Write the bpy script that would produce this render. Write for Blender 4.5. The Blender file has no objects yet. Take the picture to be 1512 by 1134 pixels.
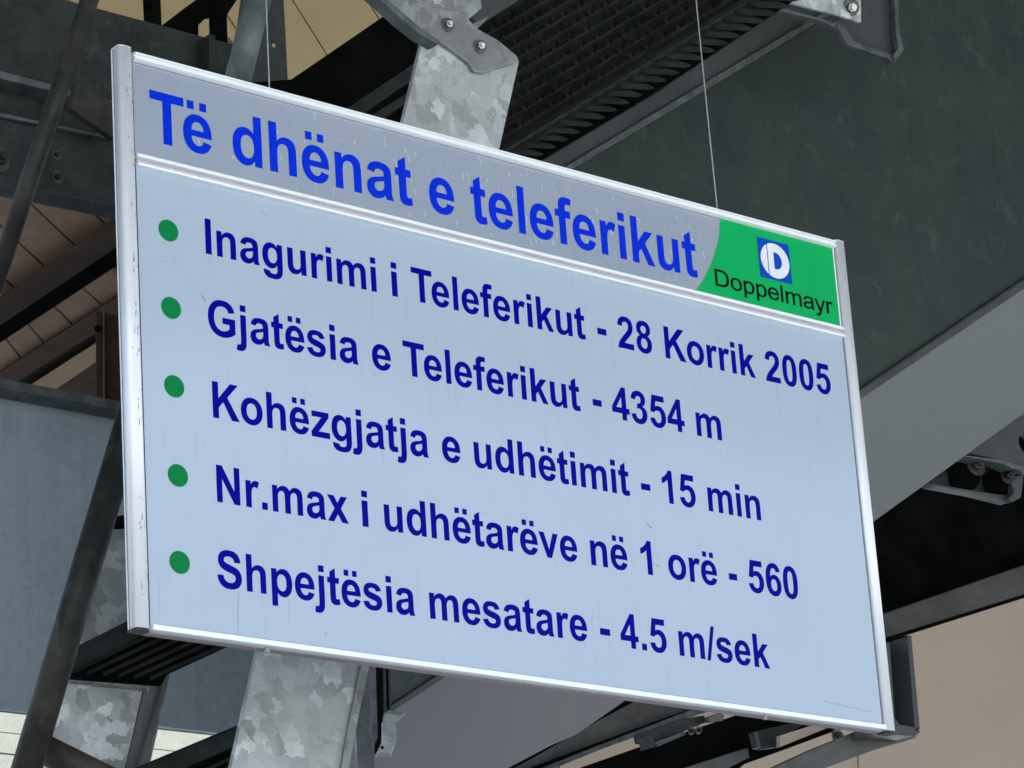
import bpy, bmesh, math, random
from mathutils import Vector, Matrix, noise
random.seed(7)
S = bpy.context.scene
COL = S.collection
V = Vector

# ------------------------------------------------------------------ camera
F = 4848.678                      # focal length in pixels of the 1512 px wide photograph
CXY = (756.0, 567.0)
RW = Matrix(((0.757819143828074, 0.16008677032810378, 0.6325206488436576),
             (-0.6491715856780885, 0.2822740557528163, 0.7063268434634576),
             (-0.06547058573039309, -0.9458824363602344, 0.3178364657954565)))
EYE = V((-3.5083436447126526, -4.996775946143075, -1.5888841341463176))
cam = bpy.data.cameras.new('camera'); camo = bpy.data.objects.new('camera', cam); COL.objects.link(camo)
cam.sensor_width = 36; cam.lens = F / 1512 * 36; cam.clip_start = .05; cam.clip_end = 400
xr, dn, fw = RW.col[0], RW.col[1], RW.col[2]
M = Matrix((( xr[0], -dn[0], -fw[0]), (xr[1], -dn[1], -fw[1]), (xr[2], -dn[2], -fw[2]))).to_4x4()
M.translation = EYE; camo.matrix_world = M
S.camera = camo
# ------------------------------------------------------------------ light
SUN_EL, SUN_AZ = math.radians(62), math.radians(195)      # azimuth from +Y; an added, unseen slab overhead shades the sign
w = bpy.data.worlds.new('World'); S.world = w; w.use_nodes = True
nt = w.node_tree; sky = nt.nodes.new('ShaderNodeTexSky'); sky.sky_type = 'NISHITA'; sky.sun_disc = False
sky.sun_elevation = SUN_EL; sky.sun_rotation = SUN_AZ; sky.air_density = 0.7; sky.dust_density = 4.0; sky.ozone_density = 0.8
nt.links.new(sky.outputs[0], nt.nodes['Background'].inputs[0]); nt.nodes['Background'].inputs[1].default_value = 0.12
sl = bpy.data.lights.new('sun', 'SUN'); so = bpy.data.objects.new('sun', sl); COL.objects.link(so)
sl.energy = 3.0; sl.angle = math.radians(6); sl.color = (1, .985, .965)
sd = V((math.sin(SUN_AZ) * math.cos(SUN_EL), math.cos(SUN_AZ) * math.cos(SUN_EL), math.sin(SUN_EL)))
so.rotation_euler = sd.to_track_quat('Z', 'Y').to_euler()
S.view_settings.view_transform = 'Standard'; S.view_settings.look = 'None'
S.view_settings.exposure = 2.0; S.view_settings.gamma = 1

# ------------------------------------------------------------------ measuring: lines of sight onto real planes
def ray(x, y): return RW @ V(((x - CXY[0]) / F, (y - CXY[1]) / F, 1))
def at(x, y, d): return EYE + ray(x, y) * d
def on(p, pl):
    r = ray(*p); return EYE + r * ((pl[0] - EYE).dot(pl[1]) / r.dot(pl[1]))
def ply(y): return (V((0, y, 0)), V((0, 1, 0)))
def plz(z): return (V((0, 0, z)), V((0, 0, 1)))
def pl3(a, b, c):
    A, B, Cc = at(*a), at(*b), at(*c); return (A, (B - A).cross(Cc - A).normalized())
def px(n, d): return n * d / F

# ------------------------------------------------------------------ objects
def tag(o, label=None, cat=None, group=None, kind=None):
    if label: o['label'] = label
    if cat: o['category'] = cat
    if group: o['group'] = group
    if kind: o['kind'] = kind
    return o
def thing(name, label, cat, loc, group=None):
    o = bpy.data.objects.new(name, None); o.empty_display_size = .05
    COL.objects.link(o); o.location = loc
    bpy.context.view_layer.update()
    return tag(o, label, cat, group)
def wloc(o):
    p = V((0, 0, 0))
    while o: p += o.location; o = o.parent
    return p
def build(name, bm, mat, parent=None, smooth=False, loc=None):
    """bm holds world coordinates"""
    if loc is None:
        if bm.verts:
            loc = sum((v.co for v in bm.verts), V()) / len(bm.verts)
        else: loc = V()
    bm.transform(Matrix.Translation(-loc))
    bmesh.ops.recalc_face_normals(bm, faces=bm.faces)
    me = bpy.data.meshes.new(name); bm.to_mesh(me); bm.free()
    if smooth:
        for p in me.polygons: p.use_smooth = True
    me.materials.append(mat)
    o = bpy.data.objects.new(name, me); COL.objects.link(o)
    o.location = loc - (wloc(parent) if parent else V())
    o.parent = parent
    return o
def prism_bm(pts, ext, bm=None, bevel=0.0):
    bm2 = bmesh.new()
    a = [bm2.verts.new(p) for p in pts]; b = [bm2.verts.new(p + ext) for p in pts]
    n = len(a)
    bm2.faces.new(a); bm2.faces.new(b[::-1])
    for i in range(n): bm2.faces.new((a[i], b[i], b[(i + 1) % n], a[(i + 1) % n]))
    if bevel:
        bmesh.ops.recalc_face_normals(bm2, faces=bm2.faces)
        bmesh.ops.bevel(bm2, geom=bm2.edges[:], offset=bevel, segments=2, affect='EDGES', profile=.5)
    if bm is None: return bm2
    me = bpy.data.meshes.new('t'); bm2.to_mesh(me); bm2.free(); bm.from_mesh(me); bpy.data.meshes.remove(me)
    return bm
def plate(name, pxs, pl, ext, mat, parent=None, bevel=.0015):
    return build(name, prism_bm([on(p, pl) for p in pxs], ext, bevel=bevel), mat, parent)
def frame_of(n):
    n = n.normalized(); u = n.cross(V((0, 0, 1)))
    if u.length < .1: u = n.cross(V((1, 0, 0)))
    u.normalize(); return u, n.cross(u).normalized()
def tube_bm(a, b, r, seg=28, r2=None, bm=None, caps=True):
    bm = bm or bmesh.new(); u, v = frame_of(b - a); r2 = r if r2 is None else r2
    A = [bm.verts.new(a + (u * math.cos(t) + v * math.sin(t)) * r) for t in [2 * math.pi * i / seg for i in range(seg)]]
    B = [bm.verts.new(b + (u * math.cos(t) + v * math.sin(t)) * r2) for t in [2 * math.pi * i / seg for i in range(seg)]]
    for i in range(seg): bm.faces.new((A[i], A[(i + 1) % seg], B[(i + 1) % seg], B[i]))
    if caps: bm.faces.new(A[::-1]); bm.faces.new(B)
    return bm
def smooth_sides(o, ang=40):
    for p in o.data.polygons: p.use_smooth = len(p.vertices) == 4
def tube(name, a, b, r, mat, parent=None, seg=28):
    o = build(name, tube_bm(a, b, r, seg), mat, parent); smooth_sides(o); return o
def bar_between(name, p1, p2, wdir, wd, ndir, th, mat, parent=None, bevel=.001):
    w_, n_ = wdir.normalized() * wd / 2, ndir.normalized() * th
    return build(name, prism_bm([p1 - w_, p1 + w_, p2 + w_, p2 - w_], n_, bevel=bevel), mat, parent)
def hexpts(c, n, r, k=6, rot=.3):
    u, v = frame_of(n)
    return [c + (u * math.cos(rot + i * 2 * math.pi / k) + v * math.sin(rot + i * 2 * math.pi / k)) * r for i in range(k)]
def bolt(c, n, r, parent, mat, washer=True, name='bolt'):
    n = n.normalized()
    b = build(name, prism_bm(hexpts(c + n * r * .35, n, r), n * r * 1.0, bevel=r * .12), mat, parent)
    bm = prism_bm(hexpts(c + n * r * 1.35, n, r * .55, 16), n * r * .7, bevel=r * .06)
    build('stud', bm, mat, b)
    if washer: build('washer', prism_bm(hexpts(c, n, r * 1.8, 20), n * r * .34, bevel=r * .06), MAT['boltd'], b)
    return b

# ------------------------------------------------------------------ materials
def newmat(name):
    m = bpy.data.materials.new(name); m.use_nodes = True
    return m, m.node_tree, m.node_tree.nodes['Principled BSDF']
def N(t, ty, **kw):
    n = t.nodes.new(ty)
    for k, v in kw.items():
        if k in n.inputs: n.inputs[k].default_value = v
        else: setattr(n, k, v)
    return n
def coords(t, scale=(1, 1, 1), rand=True):
    g = t.nodes.new('ShaderNodeNewGeometry')       # world position: the relief never repeats from thing to thing
    mp = N(t, 'ShaderNodeMapping'); mp.inputs['Scale'].default_value = scale
    t.links.new(g.outputs['Position'], mp.inputs['Vector']); return mp.outputs[0]
def ramp(t, src, stops, interp='LINEAR'):
    r = t.nodes.new('ShaderNodeValToRGB'); r.color_ramp.interpolation = interp
    e = r.color_ramp.elements
    while len(e) < len(stops): e.new(.5)
    for el, (p, c) in zip(e, stops):
        el.position = p; el.color = (*c, 1) if len(c) == 3 else c
    t.links.new(src, r.inputs[0]); return r.outputs[0]
def mix(t, fac, a, b, mode='MIX'):
    m = t.nodes.new('ShaderNodeMix'); m.data_type = 'RGBA'; m.blend_type = mode
    for s, i in ((fac, 0), (a, 6), (b, 7)):
        if isinstance(s, (int, float)): m.inputs[i].default_value = s
        elif isinstance(s, tuple): m.inputs[i].default_value = (*s, 1)
        else: t.links.new(s, m.inputs[i])
    return m.outputs[2]
def bump(t, h, bsdf, strength=.2, dist=.002):
    b = N(t, 'ShaderNodeBump'); b.inputs['Strength'].default_value = strength; b.inputs['Distance'].default_value = dist
    t.links.new(h, b.inputs['Height']); t.links.new(b.outputs[0], bsdf.inputs['Normal'])
def nz(t, c, scale, detail=4, rough=.55, dist=0):
    n = N(t, 'ShaderNodeTexNoise', Scale=scale, Detail=detail, Roughness=rough, Distortion=dist); t.links.new(c, n.inputs['Vector']); return n
def galv(name, lo, hi, spangle=16, rough=.5, metal=.35, soft=.55, tint=(1, 1, 1)):
    """galvanised steel: crystal patches of zinc, each a slightly different grey"""
    m, t, b = newmat(name); c = coords(t)
    warp = nz(t, c, spangle * 1.3, 4)
    cw = t.nodes.new('ShaderNodeVectorMath'); cw.operation = 'MULTIPLY_ADD'
    t.links.new(warp.outputs['Color'], cw.inputs[0]); cw.inputs[1].default_value = (1.3 / spangle,) * 3; t.links.new(c, cw.inputs[2])
    vo = N(t, 'ShaderNodeTexVoronoi', Scale=spangle); t.links.new(cw.outputs[0], vo.inputs['Vector'])
    sep = t.nodes.new('ShaderNodeSeparateColor'); t.links.new(vo.outputs['Color'], sep.inputs[0])
    T = lambda k: tuple(x * y for x, y in zip((k,) * 3, tint))
    vf = N(t, 'ShaderNodeTexVoronoi', Scale=spangle * 2.6); t.links.new(cw.outputs[0], vf.inputs['Vector'])
    sf = t.nodes.new('ShaderNodeSeparateColor'); t.links.new(vf.outputs['Color'], sf.inputs[0])
    md = lo + (hi - lo) * .42
    col = ramp(t, sep.outputs[0], [(0, T(lo)), (.3, T(lo + (hi - lo) * .25)), (.62, T(md)), (.8, T(lo + (hi - lo) * .62)), (.95, T(hi))])
    col = mix(t, .32, col, ramp(t, sf.outputs[0], [(0, (.74,) * 3), (.6, (1,) * 3), (1, (1.22,) * 3)]), 'MULTIPLY')
    big = nz(t, c, 3.2, 5).outputs[0]
    soft_col = ramp(t, big, [(.3, T(lo + (hi - lo) * .18)), (.7, T(lo + (hi - lo) * .66))])
    msk = ramp(t, nz(t, c, 4.1, 3).outputs[0], [(.38, (0,) * 3), (.62, (1,) * 3)])
    col = mix(t, mix(t, soft, (1, 1, 1), msk), soft_col, col)
    grime = ramp(t, nz(t, c, 22, 7, .7).outputs[0], [(.3, (.72, .74, .72)), (.55, (1, 1, 1))])
    col = mix(t, .55, col, grime, 'MULTIPLY')
    t.links.new(col, b.inputs['Base Color'])
    rr = ramp(t, sep.outputs[1], [(0, (rough - .12,) * 3), (1, (rough + .15,) * 3)]); t.links.new(rr, b.inputs['Roughness'])
    b.inputs['Metallic'].default_value = metal
    bump(t, nz(t, c, 60, 5).outputs[0], b, .12, .001)
    return m
def paint(name, base, alt, rough=.55, scale=3, metal=0.0, spots=None, streak=None, bumps=.12, spec=.25, fine_k=.6):
    m, t, b = newmat(name); c = coords(t)
    f = ramp(t, nz(t, c, scale, 7, .62, .3).outputs[0], [(.32, (0,) * 3), (.68, (1,) * 3)])
    col = mix(t, f, base, alt)
    fine = ramp(t, nz(t, c, 45, 6, .7).outputs[0], [(.3, (.78,) * 3), (.7, (1.18,) * 3)])
    col = mix(t, fine_k, col, fine, 'MULTIPLY')
    if spots:
        s = nz(t, coords(t, (6, 6, 4.2)), 2.6, 5, .7, .9).outputs[0]
        s2 = ramp(t, s, [(.56, (0,) * 3), (.68, (.75,) * 3)])
        col = mix(t, s2, col, spots)
    if streak:
        s = nz(t, coords(t, (14, 14, .7)), 1.6, 5, .6).outputs[0]
        s2 = ramp(t, s, [(.45, (0,) * 3), (.75, (.75,) * 3)])
        col = mix(t, s2, col, streak)
    t.links.new(col, b.inputs['Base Color']); b.inputs['Metallic'].default_value = metal; b.inputs['Specular IOR Level'].default_value = spec
    r = ramp(t, nz(t, c, 9, 5).outputs[0], [(.3, (rough - .1,) * 3), (.7, (rough + .12,) * 3)]); t.links.new(r, b.inputs['Roughness'])
    bump(t, nz(t, c, 38, 6).outputs[0], b, bumps, .0015)
    return m
def flat(name, col, rough=.4, metal=0, var=.04, scale=30):
    m, t, b = newmat(name); c = coords(t)
    k = ramp(t, nz(t, c, scale, 4).outputs[0], [(.3, (1 - var,) * 3), (.7, (1 + var,) * 3)])
    t.links.new(mix(t, 1.0, tuple(col), k, 'MULTIPLY'), b.inputs['Base Color'])
    b.inputs['Roughness'].default_value = rough; b.inputs['Metallic'].default_value = metal
    if name == 'navy_blue_vinyl': b.inputs['Specular IOR Level'].default_value = .04; b.inputs['Roughness'].default_value = .3
    elif 'vinyl' in name: b.inputs['Specular IOR Level'].default_value = .06
    return m
MAT = dict(
    column=galv('galvanised_column', .27, .62, 25, .46, .1, .45, (.94, 1, .98)),
    galvmid=galv('galvanised_mid', .17, .42, 34, .5, .15, .5, (.93, 1, .97)),
    galvblue=galv('galvanised_blue', .30, .72, 30, .45, .05, .2, (.92, 1, .99)),
    bracket=galv('galvanised_bracket', .14, .32, 26, .48, .1, .8, (.93, 1, .96)),
    dark=paint('weathered_dark_steel', (.012, .0155, .0145), (.032, .042, .037), .5, 9, .05, spots=(.045, .06, .052), spec=.2),
    tubem=paint('weathered_tube_steel', (.009, .010, .009), (.040, .040, .032), .5, 11, .1, spots=(.06, .064, .05)),
    tubel=paint('grey_tube_steel', (.040, .05, .047), (.115, .135, .125), .5, 13, .1),
    black=paint('black_steel', (.0025, .0028, .0026), (.007, .0076, .007), .9, 6, spec=0),
    brownish=paint('rusty_dark_plate', (.014, .013, .011), (.045, .042, .036), .6, 12),
    web=paint('shaded_green_girder', (.020, .033, .032), (.030, .044, .036), .42, 2.2, .0, spots=(.048, .066, .052), spec=.3, fine_k=.5),  # side of the box girder; its shade is put into the dark colour
    under=paint('lit_girder_underside', (.185, .200, .196), (.198, .214, .208), .9, .6, .0, spec=0, fine_k=.15, bumps=.02),  # same girder from below; light from the ground is put into the colour
    underl=paint('lit_girder_underside_plate', (.20, .200, .205), (.22, .216, .218), .9, .8, .0, spec=0, fine_k=.15, bumps=.02),  # lower stretch, lightened in colour the same way
    flange=paint('flange_grey', (.046, .056, .055), (.068, .079, .077), .45, 6, .05),
    plateg=paint('blue_grey_plate', (.245, .305, .335), (.30, .36, .39), .45, 1.6, .0, streak=(.345, .40, .43)),
    rim=paint('weathered_rim', (.05, .062, .06), (.13, .145, .14), .5, 14, .2),
    grate=paint('dark_grating', (.008, .009, .008), (.022, .023, .021), .5, 12, .2),
    gratel=paint('dark_grating_edge', (.022, .025, .023), (.045, .048, .045), .45, 14, .3),
    rib=paint('grating_rib', (.018, .023, .022), (.036, .044, .042), .5, 16, .3),
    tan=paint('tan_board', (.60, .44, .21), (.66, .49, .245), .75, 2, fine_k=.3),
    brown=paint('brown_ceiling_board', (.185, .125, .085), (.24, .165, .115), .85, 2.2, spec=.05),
    brownd=paint('brown_trim', (.034, .022, .014), (.055, .036, .024), .85, 3, spec=.05),
    brownl=paint('light_brown_trim', (.22, .16, .10), (.26, .19, .12), .85, 3, spec=.1),
    purple=paint('brown_grey_trim', (.085, .07, .066), (.11, .09, .083), .85, 5, spec=.05),
    joint=paint('board_joint', (.012, .009, .007), (.02, .015, .012), .8, 9),
    beige=paint('beige_wall', (.445, .37, .295), (.50, .42, .335), .8, .6, spec=.1, fine_k=.15),
    whitew=paint('white_board', (.255, .278, .252), (.285, .305, .275), .7, 3),
    lbeam=paint('grey_brown_beam', (.052, .052, .048), (.125, .125, .115), .4, 3, .1),
    chan=galv('galvanised_channel', .10, .20, 22, .45, .2, .5, (.9, 1, 1.05)),
    bolt=galv('bolt_steel', .35, .75, 60, .25, .9, .6),
    boltd=paint('bolt_dark', (.04, .035, .03), (.12, .11, .10), .35, 30, .6),
    wire=flat('wire', (.42, .42, .38), .35, .5, .2, 80),
    ground=paint('pale_concrete', (.31, .33, .33), (.36, .38, .38), .9, .6),
    shade_roof=paint('shade_roof_sheet', (.10, .10, .10), (.13, .13, .13), .7, 1),
    cap=paint('end_cap', (.02, .016, .018), (.07, .06, .06), .45, 40),
    blue_t=flat('royal_blue_vinyl', (.0, .025, .57), .4, 0, .05),
    blue_b=flat('navy_blue_vinyl', (.0, .0008, .25), .4, 0, .05),
    logo_b=flat('logo_blue_vinyl', (.004, .065, .42), .3, 0, .04),
    logo_w=flat('logo_white_vinyl', (.72, .76, .80), .35, 0, .04),
    green_d=flat('dark_green_vinyl', (.002, .20, .05), .35, 0, .06),
    green=flat('bright_green_vinyl', (.004, .38, .10), .35, 0, .04, 8),
    black_t=flat('black_vinyl', (.003, .003, .0025), .4),
    scuff=flat('scuff', (.52, .58, .65), .5),
    mark=flat('dirt_mark', (.16, .19, .24), .7),
)
def alu(name, base, alt):
    m, t, b = newmat(name); c = coords(t)
    col = mix(t, ramp(t, nz(t, coords(t, (20, 20, 1.2)), 2, 6, .6).outputs[0], [(.35, (0,) * 3), (.7, (1,) * 3)]), base, alt)
    sm = ramp(t, nz(t, coords(t, (30, 30, 6)), 3.4, 4, .6, .8).outputs[0], [(.72, (0,) * 3), (.76, (.55,) * 3)])
    col = mix(t, sm, col, (.28, .28, .30))
    t.links.new(col, b.inputs['Base Color']); b.inputs['Metallic'].default_value = .15; b.inputs['Roughness'].default_value = .3
    bump(t, nz(t, c, 90, 3).outputs[0], b, .04, .0008)
    return m
MAT['alu'] = alu('white_anodised_aluminium', (.82, .87, .88), (.72, .76, .79))
MAT['rail'] = alu('white_rail', (.88, .92, .92), (.83, .87, .88))
MAT['lav'] = flat('rail_recess', (.52, .50, .58), .5)
MAT['dirtj'] = flat('joint_dirt', (.07, .08, .12), .7, 0, .5, 25)
MAT['groove'] = flat('rail_groove', (.03, .02, .06), .6)
MAT['backm'] = flat('rail_back', (.30, .27, .27), .55)
def panel_mat(name, a, b_, dirt, metal, rough, scr):
    m, t, b = newmat(name); c = coords(t)
    col = mix(t, ramp(t, nz(t, c, 2.2, 5, .6).outputs[0], [(.3, (0,) * 3), (.7, (1,) * 3)]), a, b_)
    st = ramp(t, nz(t, coords(t, (34, 1, 2.2)), 2.0, 5, .62).outputs[0], [(.56, (0,) * 3), (.76, (scr,) * 3)])
    col = mix(t, st, col, dirt)
    sp = ramp(t, nz(t, coords(t, (1, 1, .55)), 95, 2, .5).outputs[0], [(.76, (0,) * 3), (.80, (.5,) * 3)])
    col = mix(t, sp, col, dirt)
    t.links.new(col, b.inputs['Base Color']); b.inputs['Metallic'].default_value = metal; b.inputs['Roughness'].default_value = rough
    bump(t, nz(t, c, 1.7, 2).outputs[0], b, .05, .01)
    return m
MAT['title'] = panel_mat('silver_film', (.32, .38, .455), (.37, .43, .495), (.46, .52, .58), .3, .24, .28)
MAT['info'] = panel_mat('pale_blue_panel', (.375, .47, .555), (.40, .495, .58), (.27, .33, .40), .0, .10, .30)

# ------------------------------------------------------------------ setting
bm = bmesh.new(); bmesh.ops.create_grid(bm, x_segments=1, y_segments=1, size=150)
bmesh.ops.translate(bm, verts=bm.verts, vec=(0, 0, -3.3))
tag(build('ground', bm, MAT['ground'], loc=V((0, 0, -3.3))), kind='structure')
def slab(name, x0, x1, y0, y1, z0, z1, mat):
    return build(name, prism_bm([V((x0, y0, z0)), V((x1, y0, z0)), V((x1, y1, z0)), V((x0, y1, z0))], V((0, 0, z1 - z0))), mat)
tag(slab('shade_roof', -14, 20, -9.0, 8.0, 4.6, 4.8, MAT['shade_roof']), kind='structure')  # unseen slab added overhead; its edges are set to shape the light

# tan boards of the upper ceiling and brown boards of the lower one, each board a piece
ce = tag(bpy.data.objects.new('ceiling', None), kind='structure'); COL.objects.link(ce); ce.location = (2, 5, 3)
def board_row(top, bot, joints, pl, mat, gap=1.3, up=.02):
    """top/bot: two pixel points each; joints: (on top, on bottom) abscissae from left to right"""
    Y = lambda ln, x: ln[0][1] + (ln[1][1] - ln[0][1]) * (x - ln[0][0]) / (ln[1][0] - ln[0][0])
    for (a0, a1), (b0, b1) in zip(joints, joints[1:]):
        g = gap / 2
        q = [(a0 + g, Y(top, a0 + g)), (b0 - g, Y(top, b0 - g)), (b1 - g, Y(bot, b1 - g)), (a1 + g, Y(bot, a1 + g))]
        build('ceiling_board', prism_bm([on(p, pl) for p in q], V((0, 0, up)), bevel=.004), mat, ce)
zt, zb = plz(3.6), plz(2.7)
T1, T2, T3, T4 = ((100, -90), (640, -470)), ((100, 60), (640, -250)), ((100, 260), (640, -50)), ((100, 480), (640, 170))
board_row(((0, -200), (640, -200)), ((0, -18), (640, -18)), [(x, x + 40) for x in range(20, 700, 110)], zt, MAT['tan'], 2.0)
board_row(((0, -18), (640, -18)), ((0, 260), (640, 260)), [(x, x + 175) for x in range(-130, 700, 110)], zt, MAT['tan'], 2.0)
tj = plate('joint_backing', [(-40, -250), (760, -250), (760, 262), (-40, 262)], plz(3.623), V((0, 0, .01)), MAT['joint'], ce, 0)
J = .94
up_top, up_bot = ((0, 292), (172, 172)), ((0, 452), (170, 333))
js = []
for k in range(-4, 8):
    xm = 118 + 44.8 * k          # abscissa where a joint meets the lower line
    # joint line through (xm, ybot) with slope J reaching the upper line
    yb = 452 - .7 * xm
    xt = (yb - J * xm - 292) / (-.698 - J)
    js.append((xt, xm))
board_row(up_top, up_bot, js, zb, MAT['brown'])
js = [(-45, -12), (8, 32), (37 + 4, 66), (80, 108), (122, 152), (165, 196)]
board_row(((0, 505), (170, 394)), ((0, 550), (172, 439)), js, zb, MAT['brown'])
plate('joint_backing', [(-40, 300), (260, 100), (260, 480), (120, 640), (-40, 640)], plz(2.723), V((0, 0, .01)), MAT['joint'], ce, 0)
dn5 = V((0, 0, -.05))
def trim(name, pts, mat, drop, parent=ce): return plate(name, pts, plz(2.7 - drop), V((.02, .035, .016)), mat, parent, .001)
trim('ceiling_trim', [(-30, 461), (215, 290), (215, 307), (-30, 477)], MAT['brownd'], .05)
trim('ceiling_trim', [(-30, 477), (215, 307), (215, 337), (-30, 501)], MAT['purple'], .03)
trim('ceiling_trim', [(-30, 569), (215, 411), (215, 447), (-30, 596)], MAT['brownd'], .02)
trim('ceiling_trim', [(20, 585), (215, 459), (215, 485), (60, 590)], MAT['brownl'], .012)
trim('ceiling_trim', [(60, 590), (215, 485), (215, 640), (-30, 640), (-30, 596), (20, 585)], MAT['brownd'], .004)
bb = thing('ceiling_beam', 'black straight beam running under the brown ceiling boards left of the sign', 'beam', on((90, 430), plz(2.6)))
plate('beam_body', [(-30, 501), (215, 336), (215, 364), (-30, 526)], plz(2.62), V((.03, .045, .02)), MAT['black'], bb)
pb = thing('ceiling_post', 'brown post with a dark knob behind the left sign post', 'post', at(155, 600, 10.5))
c0 = at(156, 458, 10.4)
build('post_body', prism_bm([at(141, 458, 10.4), at(176, 466, 10.4), at(182, 640, 10.2), at(142, 640, 10.2)], V((.05, .06, 0)), bevel=.004), MAT['brownd'], pb)
build('post_edge', prism_bm([at(152, 459, 10.38), at(154, 459, 10.38), at(155, 640, 10.18), at(152, 640, 10.18)], V((.01, .012, 0))), MAT['purple'], pb)
o = build('knob', tube_bm(at(145, 485, 10.36), at(144, 485, 10.3), px(5, 10.4), 16), MAT['black'], pb)

# far beige wall on the right and white boarded wall low on the left
build_w = plate('far_wall', [(470, 700), (1700, 700), (1700, 1400), (470, 1400)], ply(6.0), V((0, .1, 0)), MAT['beige'], None, 0)
tag(build_w, 'plain beige far wall behind the steelwork at the lower right', 'wall')
plate('wall_seam', [(1266, 1104), (1267.2, 1104), (1270, 1160), (1268.8, 1160)], ply(5.995), V((0, .004, 0)), MAT['brownl'], build_w, 0)
plate('wall_seam', [(822, 1100), (825, 1100), (828, 1160), (825, 1160)], ply(5.995), V((0, .004, 0)), MAT['lbeam'], build_w, 0)
ww = thing('white_wall', 'sunlit off-white boarded wall below the blue-grey plate at the lower left', 'wall', on((150, 1150), ply(9.6)))
for k in range(-1, 6):
    y0 = 1012 + k * 31
    pts = [(-60, y0 + 1), (520, y0 + 65), (520, y0 + 94.6), (-60, y0 + 30.6)]
    plate('wall_board', pts, ply(9.6 + random.uniform(0, .008)), V((0, .03, 0)), MAT['whitew'], ww, .0008)

# ------------------------------------------------------------------ steelwork, left
# channel beam running parallel to the sign, upper left
cb = thing('channel_beam', 'dark green weathered channel beam crossing behind the top left corner of the sign', 'beam', on((90, 262), ply(1.2)))
PY = ply(1.2)
plate('web', [(-60, -45), (113, 4), (300, 54), (404, 80), (404, 330), (168, 224), (-60, 150)], PY, V((0, .03, 0)), MAT['dark'], cb)
plate('flange', [(-60, 89), (72, 123), (168, 150), (168, 160), (72, 133), (-60, 101)], ply(1.14), V((0, .06, 0)), MAT['rim'], cb)
plate('lower_web', [(-60, 152), (72, 180), (200, 207), (200, 307), (72, 280), (-60, 256)], ply(1.1), V((0, .09, 0)), MAT['dark'], cb)
plate('lip', [(-60, 154), (72, 181), (200, 208), (200, 212), (72, 186), (-60, 160)], ply(1.085), V((0, .014, 0)), MAT['rim'], cb)
plate('lower_flange', [(-60, 254), (72, 279), (200, 306), (200, 312), (72, 286), (-60, 262)], ply(1.04), V((0, .06, 0)), MAT['dark'], cb)
plate('gusset', [(112, 122), (170, 154), (170, 205), (150, 192), (104, 160)], ply(1.02), V((0, .02, 0)), MAT['brownish'], cb)
plate('stiffener', [(309, 50), (318, 52), (318, 150), (309, 150)], ply(1.15), V((0, .05, 0)), MAT['dark'], cb)
for c, r in (((83, 229), 5), ((84, 262), 6), ((-4, 236), 12)):
    bolt(on(c, ply(1.1)), V((0, -1, 0)), px(r, 7.2), cb, MAT['dark'])

def long_tube(name, label, pts, wpx, mat, d0, d1, extra=None):
    a, b = at(*pts[0], d0), at(*pts[1], d1)
    t = thing(name, label, 'tube', b)
    tube('pipe', a, b, px(wpx / 2, (d0 + d1) / 2), mat, t)
    return t
ta = long_tube('brace_tube', 'dark slanting steel tube crossing the channel beam at the upper left', [(147, -45), (-12, 432)], 28, MAT['tubem'], 6.9, 6.75)
tb = long_tube('brace_tube', 'thick dark slanting steel tube left of the sign, running down to the lower left corner', [(207, 570), (26, 1180)], 45, MAT['tubem'], 6.95, 6.6)
tc = long_tube('brace_tube', 'grey slanting steel tube above the top left edge of the sign beside the left wire', [(388, -30), (338, 170)], 40, MAT['tubel'], 6.98, 6.98)
# collar, weld seam on tube b
dtb = (at(26, 1180, 6.6) - at(207, 570, 6.95)).normalized()
lt = long_tube('lower_tube', 'short brown-grey tube branching off towards the bottom edge at the lower left', [(48, 1098), (190, 1168)], 44, MAT['brownish'], 6.72, 6.72)

# dark hanger plate with a hole
hp = thing('hanger_plate', 'dark plate with a small round hole left of the tan ceiling patch', 'plate', at(400, 120, 7.4))
hpl = pl3((400, 0, 7.35), (425, 120, 7.35), (340, 120, 7.5))
def holed_plate(name, pts, hole, rpx, pl, ext, mat, parent):
    bm = bmesh.new(); P = [on(p, pl) for p in pts]; c = on(hole, pl)
    n = 20; H = [on((hole[0] + rpx[0] * math.cos(i * 2 * math.pi / n) , hole[1] + rpx[1] * math.sin(i * 2 * math.pi / n) + .5 * rpx[0] * math.cos(i * 2 * math.pi / n)), pl) for i in range(n)]
    for lv in (V(), ext):
        a = [bm.verts.new(p + lv) for p in P]; h = [bm.verts.new(p + lv) for p in H]
        es = [bm.edges.new((a[i], a[(i + 1) % len(a)])) for i in range(len(a))] + [bm.edges.new((h[i], h[(i + 1) % n])) for i in range(n)]
        bmesh.ops.triangle_fill(bm, use_beauty=True, edges=es)
        if lv.length == 0: A, HH = a, h
    for i in range(len(A)): bm.faces.new((A[i], A[(i + 1) % len(A)], a[(i + 1) % len(A)], a[i]))
    for i in range(n): bm.faces.new((HH[i], HH[(i + 1) % n], h[(i + 1) % n], h[i]))
    return build(name, bm, mat, parent)
holed_plate('plate', [(358, -25), (416.5, -25), (424, 124), (418, 170), (336, 150)], (403.5, 65), (3.4, 4.6), hpl, V((.01, .01, 0)), MAT['dark'], hp)
plate('foot_flange', [(362, 122), (430, 117), (440, 150), (350, 150)], pl3((362, 122, 7.3), (430, 117, 7.3), (440, 150, 7.25)), V((.02, .02, 0)), MAT['black'], hp)

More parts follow.
